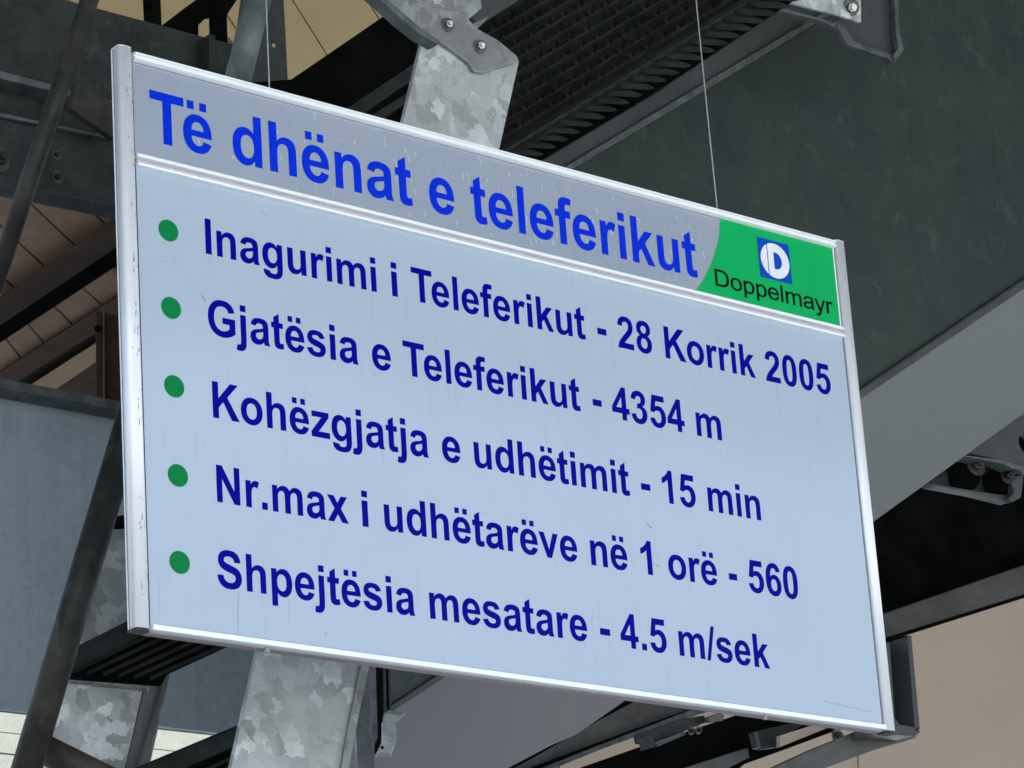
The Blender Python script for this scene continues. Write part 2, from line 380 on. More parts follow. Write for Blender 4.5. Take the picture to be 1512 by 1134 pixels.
# black uprights at the top edge
for (label, pts, dd) in (
    ('black upright bar at the top edge, nearest to the slanting dark tube', [(210, -30), (236, -30), (241, 90), (216, 90)], 9.3),
    ('black upright bar at the top edge, right beside the grey slanting tube', [(308, -30), (334, -30), (337, 110), (311, 110)], 9.3),
    ('black diagonal bar leaning between the two upright bars at the top edge', [(238, 38), (272, 12), (345, -40), (365, -30), (336, 14), (302, 21), (293, 30), (293, 90), (236, 90)], 9.5)):
    t = thing('roof_strut', label, 'strut', at(*pts[3], dd), 'black struts under the tan ceiling')
    pl = pl3((*pts[0], dd), (*pts[1], dd), (*pts[2], dd))
    plate('bar', pts, pl, V((.02, .03, 0)), MAT['black'], t, .0008)

# black channel joist behind the top of the sign
jo = thing('joist', 'black channel joist running up to the right behind the top edge of the sign', 'beam', at(470, 170, 8.0))
pj = pl3((424, 120, 8.3), (573, 18, 8.8), (640, 200, 8.6))
plate('joist_web', [(400, 137), (424, 121), (573, 19), (573, 8), (605, -14), (640, -14), (640, 240), (560, 240), (400, 170)], pj, V((.02, .03, 0)), MAT['black'], jo)
pj2 = pl3((520, 160, 8.1), (612, 100, 8.3), (640, 200, 8.25))
plate('joist_flange', [(500, 168), (620, 88), (620, 110), (520, 178)], pj2, V((.01, .03, 0)), MAT['gratel'], jo)
plate('joist_flange', [(546, 172), (615, 128), (612, 142), (560, 178)], pj2, V((.01, .03, -.0)), MAT['gratel'], jo)

# blue-grey plate girder (parallel to the sign), left
pg = thing('plate_girder', 'pale blue-grey steel plate girder with weathered top rim at the left edge', 'girder', on((90, 1050), ply(2.3)))
PG = ply(2.3)
plate('web', [(-60, 560), (180, 607), (470, 665), (470, 1098), (-60, 1040)], PG, V((0, .02, 0)), MAT['plateg'], pg)
plate('top_rim', [(-60, 546), (180, 592), (470, 650), (470, 662), (180, 606), (-60, 561)], ply(2.22), V((0, .08, 0)), MAT['rim'], pg, .004)
plate('weld_seam', [(-60, 563), (180, 609), (470, 667), (470, 670), (180, 613), (-60, 567)], ply(2.293), V((0, .01, 0)), MAT['gratel'], pg, .0005)
# galvanised post with ribbed bracket, lower left
gp = thing('galvanised_post', 'mottled galvanised steel post at the lower left, below the ribbed tread', 'post', at(160, 1150, 7.1))
gpl = pl3((90, 1000, 7.0), (240, 1000, 7.15), (60, 1134, 6.95))
plate('post_face', [(88, 998), (214, 1013), (172, 1190), (30, 1190)], gpl, V((.05, .06, 0)), MAT['galvblue'], gp, .002)
sidep = pl3((214, 1013, 7.119), (244, 1005, 7.26), (172, 1190, 7.05))
plate('shaded_post_side', [(214, 1013), (240, 996), (248, 996), (204, 1190), (172, 1190)], sidep, V((-.006, .008, 0)), MAT['dark'], gp, .001)  # dark colour stands for the shade on the galvanised post's rounded corner
plate('post_lip', [(248, 992), (252, 992), (212, 1170), (206, 1170)], pl3((248, 996, 7.25), (252, 996, 7.25), (206, 1170, 7.15)), V((.004, .006, 0)), MAT['galvmid'], gp, .0008)
plate('upper_face', [(150, 775), (215, 775), (215, 945), (105, 1000), (95, 960)], pl3((150, 775, 7.35), (215, 775, 7.42), (105, 970, 7.3)), V((.03, .03, 0)), MAT['galvmid'], gp, .002)
plate('collar', [(86, 996), (218, 1011), (217, 1018), (84, 1004)], pl3((86, 996, 6.97), (218, 1011, 7.09), (84, 1004, 6.97)), V((.02, .02, 0)), MAT['galvmid'], gp, .003)
plate('cross_bar', [(150, 766), (215, 754), (215, 774), (150, 778)], pl3((150, 766, 7.3), (215, 754, 7.3), (150, 778, 7.3)), V((.02, .02, 0)), MAT['black'], gp)
# ribbed tread
tr = thing('ribbed_tread', 'dark steel tread with ribbed underside below the bottom left corner of the sign', 'tread', at(220, 990, 7.1))
tpl = pl3((100, 985, 6.88), (190, 925, 7.12), (248, 1000, 7.05))
plate('side_plate', [(100, 966), (194, 919), (240, 925), (112, 988), (97, 1001)], tpl, V((.0, .006, .008)), MAT['dark'], tr, .001)
def sub(a, b, k): return (a[0] + (b[0] - a[0]) * k, a[1] + (b[1] - a[1]) * k)
plate('tread_plate', [(92, 1003), (230, 925), (402, 925), (248, 996), (236, 1014)], tpl, V((.002, .02, .03)), MAT['black'], tr, .001)
for k in range(6):
    a = sub((106, 990), (222, 999), k / 5); b = sub((236, 928), (346, 943), k / 5)
    A, B = on(a, tpl), on(b, tpl)
    bar_between('rib', A, B, V((.6, .5, -.2)), .0045, V((-.02, -.03, -.05)), .012, MAT['grate'], tr, .0006)
# second tread below
t2 = thing('ribbed_tread', 'dark steel tread at the bottom edge between white wall and mottled column', 'tread', at(280, 1134, 7.2))
tp2 = pl3((210, 1134, 7.0), (345, 1078, 7.25), (330, 1160, 7.15))
plate('side_plate', [(180, 1147), (352, 1075), (352, 1100), (215, 1160)], tp2, V((0, .006, .008)), MAT['dark'], t2, .001)
plate('tread_plate', [(215, 1160), (352, 1100), (352, 1200), (215, 1200)], tp2, V((.002, .02, .03)), MAT['black'], t2, .001)
for k in range(3):
    A, B = on((262 + 30 * k, 1154), tp2), on((352, 1112 + 12 * k), tp2)
    bar_between('rib', A, B, V((.6, .5, -.2)), .005, V((-.02, -.03, -.05)), .01, MAT['gratel'], t2, .0006)

# ------------------------------------------------------------------ mottled column behind the sign
co = thing('column', 'broad leaning light grey galvanised column with mottled zinc pattern, passing behind the sign', 'column', at(430, 1134, 7.3))
PC = ply(.42)
def colx(y, s): return (627 + (593 - 627) * (y - 45) / 143 if y < 188 else 593 - .2745 * (y - 188) if y < 960 else 380.6 - .227 * (y - 960)) if s == 0 else (767 - .224 * (y - 90) if y < 224 else 737 - .253 * (y - 224) if y < 983 else 545 - .20 * (y - 983))
cl = [(colx(y, 0), y) for y in (45, 100, 188, 450, 700, 960, 1050, 1210)]
cr = [(colx(y, 1), y) for y in (1210, 1050, 983, 700, 450, 224, 90)]
plate('column_face', cl + cr + [(700, 55)], PC, V((.004, .02, 0)), MAT['column'], co, .003)
plate('column_lip', [(533, 983), (545.5, 983), (531, 1050), (503, 1200), (492, 1200), (519, 1050)], ply(.413), V((0, .006, 0)), MAT['galvmid'], co, .001)
# channel post right of the column foot
cp = thing('channel_post', 'narrow bluish galvanised channel just right of the mottled column at the bottom edge', 'post', at(545, 1134, 8.0))
plc = pl3((535, 1000, 8.0), (560, 1000, 8.02), (540, 1134, 7.9))
plate('face', [(520, 960), (549, 960), (553, 1092), (553, 1190), (531, 1190)], plc, V((.01, .02, 0)), MAT['chan'], cp, .001)
plate('fold', [(546, 960), (554, 960), (558, 1088), (551, 1103), (549, 1090)], pl3((546, 960, 7.97), (554, 960, 7.97), (551, 1103, 7.87)), V((.006, .01, 0)), MAT['chan'], cp, .001)
plate('dark_gap', [(553, 960), (562, 960), (566, 1052), (562, 1105), (553, 1114), (551, 1103), (558, 1088)], pl3((553, 960, 8.03), (562, 960, 8.06), (551, 1103, 7.95)), V((.01, .02, 0)), MAT['black'], cp, .001)  # black sheet put in for the shaded gap beside the channel
ck = thing('clip', 'small bent galvanised clip beside the narrow channel near the bottom edge', 'clip', at(575, 1112, 7.85))
ckl = pl3((566, 1060, 7.85), (586, 1064, 7.85), (575, 1112, 7.8))
for nm, pts in (('top_tab', [(568, 1053), (594, 1057), (584, 1067), (565, 1065)]), ('middle', [(565, 1065), (584, 1067), (586, 1090), (584, 1096), (565, 1092)]), ('bottom_tab', [(565, 1092), (584, 1096), (578, 1112), (561, 1110), (556, 1112)])):
    e = {'top_tab': V((.02, .01, .012)), 'middle': V((.012, .02, 0)), 'bottom_tab': V((.012, .02, -.006))}[nm]
    plate(nm, pts, ckl, e, MAT['galvblue'], ck, .0015)
build('hole', tube_bm(on((564, 1104), ckl) + V((.0, -.003, 0)), on((564, 1104), ckl) + V((0, .004, 0)), px(2.0, 7.8), 12), MAT['black'], ck)

# ------------------------------------------------------------------ big box girder
gd = thing('box_girder', 'huge inclined box girder, dark green side, grey underside coloured lighter as if lit from below, passing behind the sign', 'girder', on((960, 792), ply(1.35)))
YG = 1.35
PW = ply(YG)
plate('web', [(660, 330), (837, 252), (1100, 98), (1209, 32), (1300, -25), (1640, -25), (1640, 335), (1512, 423), (1270, 586), (960, 794), (655, 998), (530, 1080), (530, 985), (545, 700)], PW, V((0, .03, 0)), MAT['web'], gd)
bA, bB = on((655, 998), PW), on((1512, 425), PW)
gdir = (bB - bA).normalized()
bC = on((1290, 770), ply(YG + .55))
pu = (bA, gdir.cross(bC - bA).normalized())
# underside: near edge is the lower edge of the web, far edge found on the same sloping plane
near = [(1660, 326), (1512, 427), (1270, 592), (1000, 771)]
far = [(1000, 979), (1290, 770), (1512, 610), (1660, 503)]
plate('underside', near + far, pu, V((0, 0, .03)), MAT['under'], gd, 0)
near = [(999, 771.5), (655, 1000), (560, 1063), (480, 1120)]
far = [(480, 1200), (700, 1165), (752, 1133), (815, 1100), (850, 1085), (925, 1033), (999, 979.5)]
plate('underside_plate', near + far, pu, V((0, 0, .03)), MAT['underl'], gd, 0)
plate('edge_lip', [(530, 1072), (655, 991), (960, 785), (1270, 577), (1512, 414), (1660, 316), (1660, 329), (1512, 427), (1270, 590), (960, 797), (655, 1002), (530, 1083)], ply(YG - .012), V((0, .012, 0)), MAT['flange'], gd, .002)
plate('edge_weld', [(1268, 576), (1512, 411), (1660, 313), (1660, 317), (1512, 415), (1270, 578)], ply(YG - .014), V((0, .012, 0)), MAT['gratel'], gd, .0005)
# upper flange band
pf = ply(YG - .06)
plate('top_flange', [(700, 298), (803, 236), (960, 143), (1100, 50), (1230, -36), (1290, -36), (1209, 24), (1100, 88), (837, 246), (700, 330)], pf, V((0, .05, 0)), MAT['flange'], gd, .002)
plate('flange_edge', [(700, 328), (837, 244), (1097, 88), (1209, 22), (1290, -28), (1300, -20), (1209, 31), (1100, 98), (837, 254), (700, 338)], ply(YG - .072), V((0, .06, 0)), MAT['rim'], gd, .002)
# inner stiffeners seen low beside the channel post
for k, (x0, x1) in enumerate(((557, 561), (565, 569), (573, 576))):
    plate('stiffener', [(x0, 960), (x1, 960), (x1 + 2, 1052 - 3 * k), (x0 + 2, 1056 - 3 * k)], ply(YG - .02), V((0, .012, 0)), MAT['rib'], gd, .001)

# ------------------------------------------------------------------ grating above
gr = thing('walkway_grating', 'dark perforated walkway grating with scalloped openings at the top of the picture', 'grating', at(930, 120, 8.9))
gpl_ = pl3((740, 225, 8.6), (1110, 0, 9.0), (704, 37, 8.9))
def G(u, v):
    """u along the rails, v across (0 = lower rail, 1 = upper left edge)"""
    a = (690 + 560 * u, 255.5 - 344.5 * u); b = (640 + 560 * u, 73 - 314 * u)
    return (a[0] + (b[0] - a[0]) * v, a[1] + (b[1] - a[1]) * v)
plate('backing', [G(-.1, -.12), G(1, -.12), G(1, 1.0), G(-.1, 1.0)], (gpl_[0] + V((0, .02, .06)), gpl_[1]), V((0, .01, .01)), MAT['grate'], gr, 0)
NR = 10
nrm = gpl_[1] if gpl_[1].z > 0 else -gpl_[1]
def gpt(u, v): return on(G(u, v), gpl_)
for i in range(NR):
    v = .065 + i * .1
    A, B = gpt(-.02, v), gpt(1, v)
    bar_between('rail', A, B, (gpt(0, v + .02) - gpt(0, v)), px(2.0, 8.8), nrm, .018, MAT['gratel'], gr, 0)
cell = {}
proto = None
ddir = (gpt(1, .3) - gpt(0, .3)); L = ddir.length; ddir.normalize()
for i in range(NR - 1):
    v0, v1 = .065 + i * .1, .065 + (i + 1) * .1
    n = 22
    for j in range(n):
        u = (j + (.5 if i % 2 else 0)) / n * .92
        A = gpt(u, v0); across = gpt(u, v1) - A
        if proto is None:
            bm = bmesh.new(); wv = L / n * .9; h = across.length
            ac = across.normalized(); ns = 8
            # scalloped tongue: a half-round lip hanging between two rails, with small flared feet
            pts = []
            for s in range(ns + 1):
                t = math.pi * s / ns; pts.append(ddir * (wv * .40 * math.cos(t)) + ac * (h * (.08 + .62 * math.sin(t))))
            o2 = [bm.verts.new(p) for p in pts]
            i2 = [bm.verts.new(p * .80 + ac * h * .0 - ac * h * .03) for p in pts]
            o3 = [bm.verts.new(p + nrm * .014) for p in pts]; i3 = [bm.verts.new(p * .80 - ac * h * .03 + nrm * .014) for p in pts]
            for s in range(ns):
                bm.faces.new((o2[s], o2[s + 1], i2[s + 1], i2[s])); bm.faces.new((i2[s], i2[s + 1], i3[s + 1], i3[s])); bm.faces.new((o2[s], o3[s], o3[s + 1], o2[s + 1]))
            bmesh.ops.recalc_face_normals(bm, faces=bm.faces)
            proto = bpy.data.meshes.new('scallop'); bm.to_mesh(proto); bm.free(); proto.materials.append(MAT['rib'])
        o = bpy.data.objects.new('scallop', proto); COL.objects.link(o); o.parent = gr
        o.location = A - gr.location
# small triangular feet between scallops, real geometry joined
bm = bmesh.new()
for i in range(NR - 1):
    for j in range(22):
        u = (j + (.0 if i % 2 else .5)) / 22 * .92
        A = gpt(u, .065 + i * .1 + .012); B = gpt(u, .065 + i * .1 + .05)
        wv = ddir * px(5, 8.8)
        prism_bm([A - wv, A + wv, B], nrm * .01, bm)
tag(build('spikes', bm, MAT['gratel'], gr), kind='stuff')
# lower edge rail and serrated ribs
rl = thing('edge_rail', 'long dark double rail along the lower edge of the walkway grating', 'rail', at(740, 226, 8.5))
rp = pl3((740, 225, 8.5), (1110, 0, 8.85), (760, 240, 8.5))
plate('rail', [(660, 274), (740, 224), (930, 108), (1100, 2), (1200, -60), (1212, -60), (1106, 5), (933, 114), (742, 230), (662, 282)], rp, V((0, .03, .01)), MAT['gratel'], rl, .001)
plate('rail', [(664, 286), (743, 233), (935, 117), (1108, 8), (1214, -58), (1226, -58), (1112, 14), (940, 122), (748, 238), (666, 292)], (rp[0] + V((0, -.02, 0)), rp[1]), V((0, .03, .01)), MAT['rib'], rl, .001)
sr = thing('serrated_strip', 'row of slanted dark louvre fins between the grating rail and the girder flange', 'strip', at(800, 240, 8.5))
spl_ = pl3((760, 235, 8.4), (1110, 20, 8.75), (800, 250, 8.4))
plate('backing', [(690, 290), (748, 238), (1112, 14), (1240, -66), (1290, -72), (1230, -37), (1100, 49), (960, 142), (803, 235), (690, 312)], (spl_[0] + fw * .1, spl_[1]), V((0, .01, 0)), MAT['black'], sr, 0)
for k in range(-3, 24):
    x = 765 + 17.6 * k; y = 231 - 10.9 * k
    s = 1 + .014 * k
    pts = [(x - 5 * s, y - 6 * s), (x + 3 * s, y - 9 * s), (x + 20 * s, y - 7 * s), (x + 30 * s, y - 5 * s), (x + 37 * s, y - 1), (x + 38 * s, y + 1.5 * s), (x + 30 * s, y + 3 * s), (x + 18 * s, y + 1 * s), (x + 4 * s, y - 1 * s)]
    b = plate('louvre_fin', pts, spl_, V((-.006, .02, .02)), MAT['rib'], sr, .0008)
    # tilt each fin about the rail so that its free end stands nearer
    axis = (at(1110, 20, 8.75) - at(760, 235, 8.4)).normalized()
    b.rotation_mode = 'QUATERNION'; b.rotation_quaternion = Matrix.Rotation(math.radians(-14), 3, axis).to_quaternion()

# ------------------------------------------------------------------ galvanised bracket with bolts, top centre
bk = thing('bolted_bracket', 'galvanised angle bracket held by two hex bolts across the top of the mottled column', 'bracket', on((690, 90), ply(.38)))
pb1 = ply(.407)
plate('angle_leg', [(540, -20), (606, -20), (626, -6), (640, 8), (658, 14), (690, 18), (694, 30), (706, 42), (735, 58), (764, 82), (767, 90), (755, 95), (733, 101), (716, 108), (701, 106), (694, 94), (668, 74), (640, 56), (620, 45), (600, 26)], pb1, V((.0, .012, 0)), MAT['bracket'], bk, .004)
plate('angle_fold', [(535, -24), (545, -24), (602, 24), (627, 45), (652, 61), (648, 66), (622, 51), (596, 30)], ply(.36), V((0, .04, 0)), MAT['rim'], bk, .003)
for c in ((661, 37), (708, 69)):
    bolt(on(c, ply(.404)), V((-.25, -1, -.1)), px(6.2, 7.6), bk, MAT['bolt'])
b2 = thing('end_plate', 'small mottled end plate tucked behind the bolted bracket at the top edge', 'plate', on((680, 0), ply(.6)))
plate('plate_body', [(618, -20), (708, -20), (712, 12), (690, 30), (640, 12)], ply(.55), V((0, .02, 0)), MAT['galvmid'], b2, .003)
b3 = thing('upper_beam', 'dark blue-grey beam end at the top edge between bracket and grating', 'beam', on((740, 0), ply(.9)))
plate('beam_side', [(690, -20), (800, -20), (770, -2), (707, 38), (690, 20)], ply(.9), V((0, .03, 0)), MAT['flange'], b3, .003)
plate('beam_flange', [(700, 34), (722, 24), (712, 36), (704, 44)], ply(.86), V((0, .03, 0)), MAT['bracket'], b3, .002)

# ------------------------------------------------------------------ hanger bracket, top right
hr = thing('corner_bracket', 'dark grey corner bracket with a pale bolted plate at the top edge above the girder', 'bracket', on((1290, 60), ply(1.0)))
plate('gusset', [(1236, 24), (1262, 30), (1272, 32), (1276, -30), (1324, -30), (1328, 52), (1334, 72), (1322, 84), (1258, 62), (1246, 44)], ply(1.02), V((0, .03, 0)), MAT['flange'], hr, .004)
plate('gusset_edge', [(1232, 30), (1240, 28), (1262, 61), (1320, 81), (1323, 92), (1318, 92), (1312, 86), (1252, 66)], ply(1.0), V((0, .02, 0)), MAT['rim'], hr, .003)
plate('gusset_rim', [(1320, -30), (1325, -30), (1329, 50), (1335, 74), (1322, 90), (1319, 82), (1327, 70), (1323, 50)], ply(.99), V((0, .02, 0)), MAT['rim'], hr, .002)
plate('angle_bar', [(1085, -18), (1110, -8), (1170, 14), (1236, 34), (1230, 40), (1216, 31), (1110, 6), (1085, -2)], ply(.98), V((0, .03, 0)), MAT['rim'], hr, .003)
plate('pale_plate', [(1130, -30), (1272, -30), (1272, 33), (1245, 24), (1160, 2), (1120, -10)], ply(.95), V((0, .012, 0)), MAT['galvblue'], hr, .002)
bolt(on((1256, 11), ply(.945)), V((-.5, -1, -.5)), px(9, 7.9), hr, MAT['bolt'])

# ------------------------------------------------------------------ bolted clamps below the girder, right
cm = thing('bolted_clamp', 'dim galvanised clamp with two bolts under the girder at the right edge', 'clamp', on((1440, 730), ply(2.1)))
plate('clamp_plate', [(1372, 713), (1398, 694), (1420, 690), (1500, 700), (1508, 735), (1470, 731), (1420, 722)], ply(2.06), V((0, .02, 0)), MAT['rib'], cm, .003)
plate('clamp_lip', [(1372, 713), (1420, 721), (1470, 729), (1504, 733), (1492, 741), (1440, 728), (1380, 717)], ply(2.02), V((0, .05, 0)), MAT['flange'], cm, .003)
for x, y, r in ((1441, 690, 8), (1488, 704, 7)):
    bolt(on((x, y), ply(1.98)), V((-.3, -1, .2)), px(r, 11.2), cm, MAT['boltd'])
plate('clamp_hook', [(1490, 706), (1512, 700), (1508, 734), (1496, 741), (1489, 736), (1498, 726)], ply(1.99), V((0, .03, 0)), MAT['flange'], cm, .003)
for x, y, r in ((1420, 702, 20), (1470, 712, 17)):
    c = on((x, y), ply(2.03)); o = build('collar', tube_bm(c + V((-.02, -.01, 0)), c + V((.05, .02, .0)), px(r, 11.2), 24), MAT['black'], cm); smooth_sides(o)
c2 = thing('slotted_plate', 'dark grey plate with a round hole between girder and clamp at the right edge', 'plate', on((1480, 680), ply(1.96)))
holed_plate('plate_body', [(1424, 668), (1560, 566), (1560, 692), (1498, 686), (1486, 680)], (1516, 656), (12, 15), ply(1.96), V((0, .03, 0)), MAT['flange'], c2)
plate('plate_lip', [(1420, 671), (1486, 679), (1498, 685), (1560, 692), (1560, 699), (1494, 691), (1480, 684), (1424, 674)], ply(1.93), V((0, .06, 0)), MAT['rim'], c2, .003)

# ------------------------------------------------------------------ dark deep beam and grey beam, lower right
db = thing('deep_beam', 'deep black beam with grey-brown lower flange at the lower right beside the sign', 'beam', on((1400, 900), ply(3.2)))
pD = pl3((1310, 940, 12.4), (1512, 875, 12.9), (1400, 750, 12.9))
plate('web', [(1240, 790), (1400, 680), (1512, 600), (1640, 520), (1640, 795), (1512, 836), (1310, 907), (1240, 932)], pD, V((0, .04, 0)), MAT['black'], db)
pD2 = pl3((1310, 940, 12.2), (1512, 875, 12.7), (1400, 840, 12.6))
plate('flange', [(1240, 930), (1310, 904), (1512, 834), (1640, 790), (1640, 838), (1512, 878), (1310, 941), (1240, 964)], pD2, V((0, .03, .0)), MAT['lbeam'], db, .006)
plate('flange_edge', [(1240, 964), (1310, 941), (1512, 878), (1640, 838), (1640, 843), (1512, 883), (1310, 947), (1240, 970)], (pD2[0] + V((0, -.012, 0)), pD2[1]), V((0, .05, 0)), MAT['black'], db, .002)
# box channel end
bc = thing('channel_end', 'open dark channel end with grey rim beside the bottom right corner of the sign', 'beam', on((1340, 1085), ply(2.6)))
pE = ply(2.2)
plate('inner_web', [(1285, 945), (1342, 938), (1356, 1078), (1300, 1078)], (V((0, 2.3, 0)), V((0, 1, 0))), V((0, .03, 0)), MAT['black'], bc)
plate('outer_rim', [(1340, 940), (1346, 938), (1359, 1076), (1353, 1082), (1351, 1076)], pE, V((0, .1, 0)), MAT['flange'], bc, .003)
plate('inner_rim', [(1309, 948), (1314, 948), (1322, 1060), (1330, 1072), (1318, 1076)], pE, V((0, .1, 0)), MAT['flange'], bc, .003)
plate('lower_rim', [(1290, 1072), (1330, 1070), (1357, 1074), (1359, 1082), (1352, 1086), (1290, 1084)], pE, V((0, .1, 0)), MAT['lbeam'], bc, .003)
plate('underside', [(1140, 1134), (1200, 1106), (1270, 1078), (1356, 1082), (1352, 1090), (1290, 1108), (1220, 1134), (1160, 1160), (1100, 1160)], ply(2.3), V((0, .03, 0)), MAT['lbeam'], bc, .003)
# lower centre beams
lb = thing('cross_beam', 'grey beam with bright edge line sloping down behind the bottom edge of the sign', 'beam', on((900, 1095), ply(2.8)))
pL = ply(2.9)
plate('beam_side', [(740, 1142), (925, 1030), (1040, 1018), (1160, 1020), (1060, 1046), (790, 1136), (740, 1170)], pL, V((0, .04, 0)), MAT['lbeam'], lb, .003)
plate('dark_edge', [(700, 1162), (800, 1128), (880, 1098), (1000, 1054), (1100, 1020), (1104, 1026), (1004, 1058), (884, 1101), (806, 1131), (700, 1172)], ply(2.84), V((0, .04, 0)), MAT['black'], lb, .001)
plate('edge_line', [(780, 1142), (890, 1098), (1010, 1052), (1100, 1020), (1106, 1030), (1014, 1061), (894, 1104), (790, 1146)], ply(2.82), V((0, .03, 0)), MAT['rim'], lb, .002)
plate('black_flange', [(740, 1142), (850, 1068), (925, 1026), (960, 1024), (880, 1066), (800, 1112), (760, 1134)], ply(2.86), V((0, .03, 0)), MAT['black'], lb, .002)  # plain black plate along the upper edge of the beam
b5 = thing('lower_beam', 'black beam crossing the bottom edge of the picture below the sign', 'beam', on((980, 1120), ply(2.7)))
plate('web', [(840, 1140), (960, 1098), (1100, 1052), (1300, 1010), (1300, 1060), (1226, 1082), (1150, 1110), (1100, 1128), (1060, 1160), (820, 1160)], ply(2.7), V((0, .04, 0)), MAT['black'], b5, .002)
plate('flange', [(1010, 1134), (1104, 1104), (1107, 1118), (1075, 1134), (1040, 1160), (960, 1160)], ply(2.6), V((0, .03, 0)), MAT['lbeam'], b5, .002)
plate('bracket_tab', [(1115, 1080), (1175, 1066), (1200, 1062), (1153, 1088), (1149, 1103), (1126, 1106), (1120, 1096)], ply(2.55), V((0, .03, 0)), MAT['rib'], b5, .003)
plate('tab_edge', [(1114, 1082), (1118, 1080), (1124, 1104), (1120, 1104)], ply(2.53), V((0, .03, 0)), MAT['lbeam'], b5, .001)
b6 = thing('beige_wall_strip', 'short pale wooden strip seen between dark beams below the right half of the sign', 'strip', on((1175, 1090), ply(2.6)))
plate('strip_body', [(1152, 1086), (1215, 1066), (1224, 1074), (1152, 1103)], ply(2.5), V((0, .02, 0)), MAT['beige'], b6, .002)  # added piece standing in for the far wall between the beams
b7 = thing('clamp_rail', 'dark clamp rail with small fittings hanging under the beam below the sign', 'rail', on((1000, 1090), ply(2.5)))
plate('rail', [(944, 1084), (1004, 1062), (1040, 1056), (1044, 1066), (1010, 1080), (968, 1098), (946, 1096)], ply(2.5), V((0, .03, 0)), MAT['dark'], b7, .003)
plate('rail_lip', [(966, 1096), (1010, 1080), (1014, 1084), (972, 1102)], ply(2.47), V((0, .03, 0)), MAT['flange'], b7, .001)
plate('jaw', [(954, 1086), (966, 1084), (966, 1102), (958, 1106)], ply(2.46), V((0, .04, 0)), MAT['gratel'], b7, .002)
plate('clip_tab', [(1046, 1058), (1062, 1052), (1070, 1056), (1068, 1064), (1048, 1066)], ply(2.46), V((0, .02, 0)), MAT['lbeam'], b7, .002)
bolt(on((1020, 1079), ply(2.46)), V((0, -1, -.3)), px(4.2, 9), b7, MAT['rib'])
bolt(on((1031, 1078), ply(2.46)), V((0, -1, -.3)), px(4.2, 9), b7, MAT['rib'])
bolt(on((1235, 1086), ply(2.2)), V((0, -1, -.1)), px(7, 9), bc, MAT['rib'])
plate('slot', [(1322, 1087), (1330, 1088), (1330, 1090), (1322, 1089)], ply(2.29), V((0, .01, 0)), MAT['black'], bc, 0)

# ------------------------------------------------------------------ the sign
sg = thing('hanging_sign', 'large pale blue and silver double-rail information sign with blue lettering, hung on two thin wires', 'sign', V((1.0, .0, 0)))
WX = 2.034
def profile_x(name, prof, x0, x1, mat, parent, bevel=.0005):      # (y,z) outline run along x
    return build(name, prism_bm([V((x0, y, z)) for y, z in prof], V((x1 - x0, 0, 0)), bevel=bevel), mat, parent)
ti = build('title_panel', prism_bm([V((0, 0, .978)), V((WX, 0, .978)), V((WX, 0, 1.19)), V((0, 0, 1.19))], V((0, .004, 0))), MAT['title'], sg)
inf = build('info_panel', prism_bm([V((0, 0, .008)), V((WX, 0, .008)), V((WX, 0, .962)), V((0, 0, .962))], V((0, .004, 0))), MAT['info'], sg)
build('back_panel', prism_bm([V((0, .020, .0)), V((WX, .020, .0)), V((WX, .020, 1.19)), V((0, .020, 1.19))], V((0, .003, 0))), MAT['alu'], sg)
tr_ = profile_x('top_rail', [(-.004, 1.1845), (-.012, 1.1875), (-.012, 1.1925), (-.007, 1.1935), (-.007, 1.1965), (-.013, 1.198), (-.013, 1.2015), (-.004, 1.204), (.022, 1.204), (.022, 1.184), (.0045, 1.184)], 0, WX, MAT['rail'], sg)
profile_x('mid_rail', [(-.004, .9725), (-.011, .9735), (-.011, .9775), (-.007, .9785), (-.007, .9805), (-.010, .9815), (-.003, .984), (.006, .984), (.006, .9715), (-.003, .9715)], 0, WX, MAT['rail'], sg)
profile_x('rail_groove', [(-.003, .9690), (.005, .9690), (.005, .9714), (-.003, .9714)], 0, WX, MAT['groove'], sg, 0)
profile_x('rail_recess', [(-.006, .9622), (.005, .9622), (.005, .9691), (-.006, .9691)], 0, WX, MAT['lav'], sg, .0003)
profile_x('lower_mid_rail', [(-.003, .9555), (-.010, .9562), (-.011, .9605), (-.008, .9619), (.006, .9619), (.006, .9555)], 0, WX, MAT['rail'], sg)
profile_x('bottom_rail', [(-.003, .013), (-.0045, .0122), (-.0045, .0105), (-.012, .010), (-.012, -.0005), (-.008, -.002), (.006, -.002), (.006, .013)], 0, WX, MAT['rail'], sg)
profile_x('bottom_channel', [(.0065, -.004), (.027, -.004), (.027, .012), (.0065, .012)], 0, WX, MAT['backm'], sg)
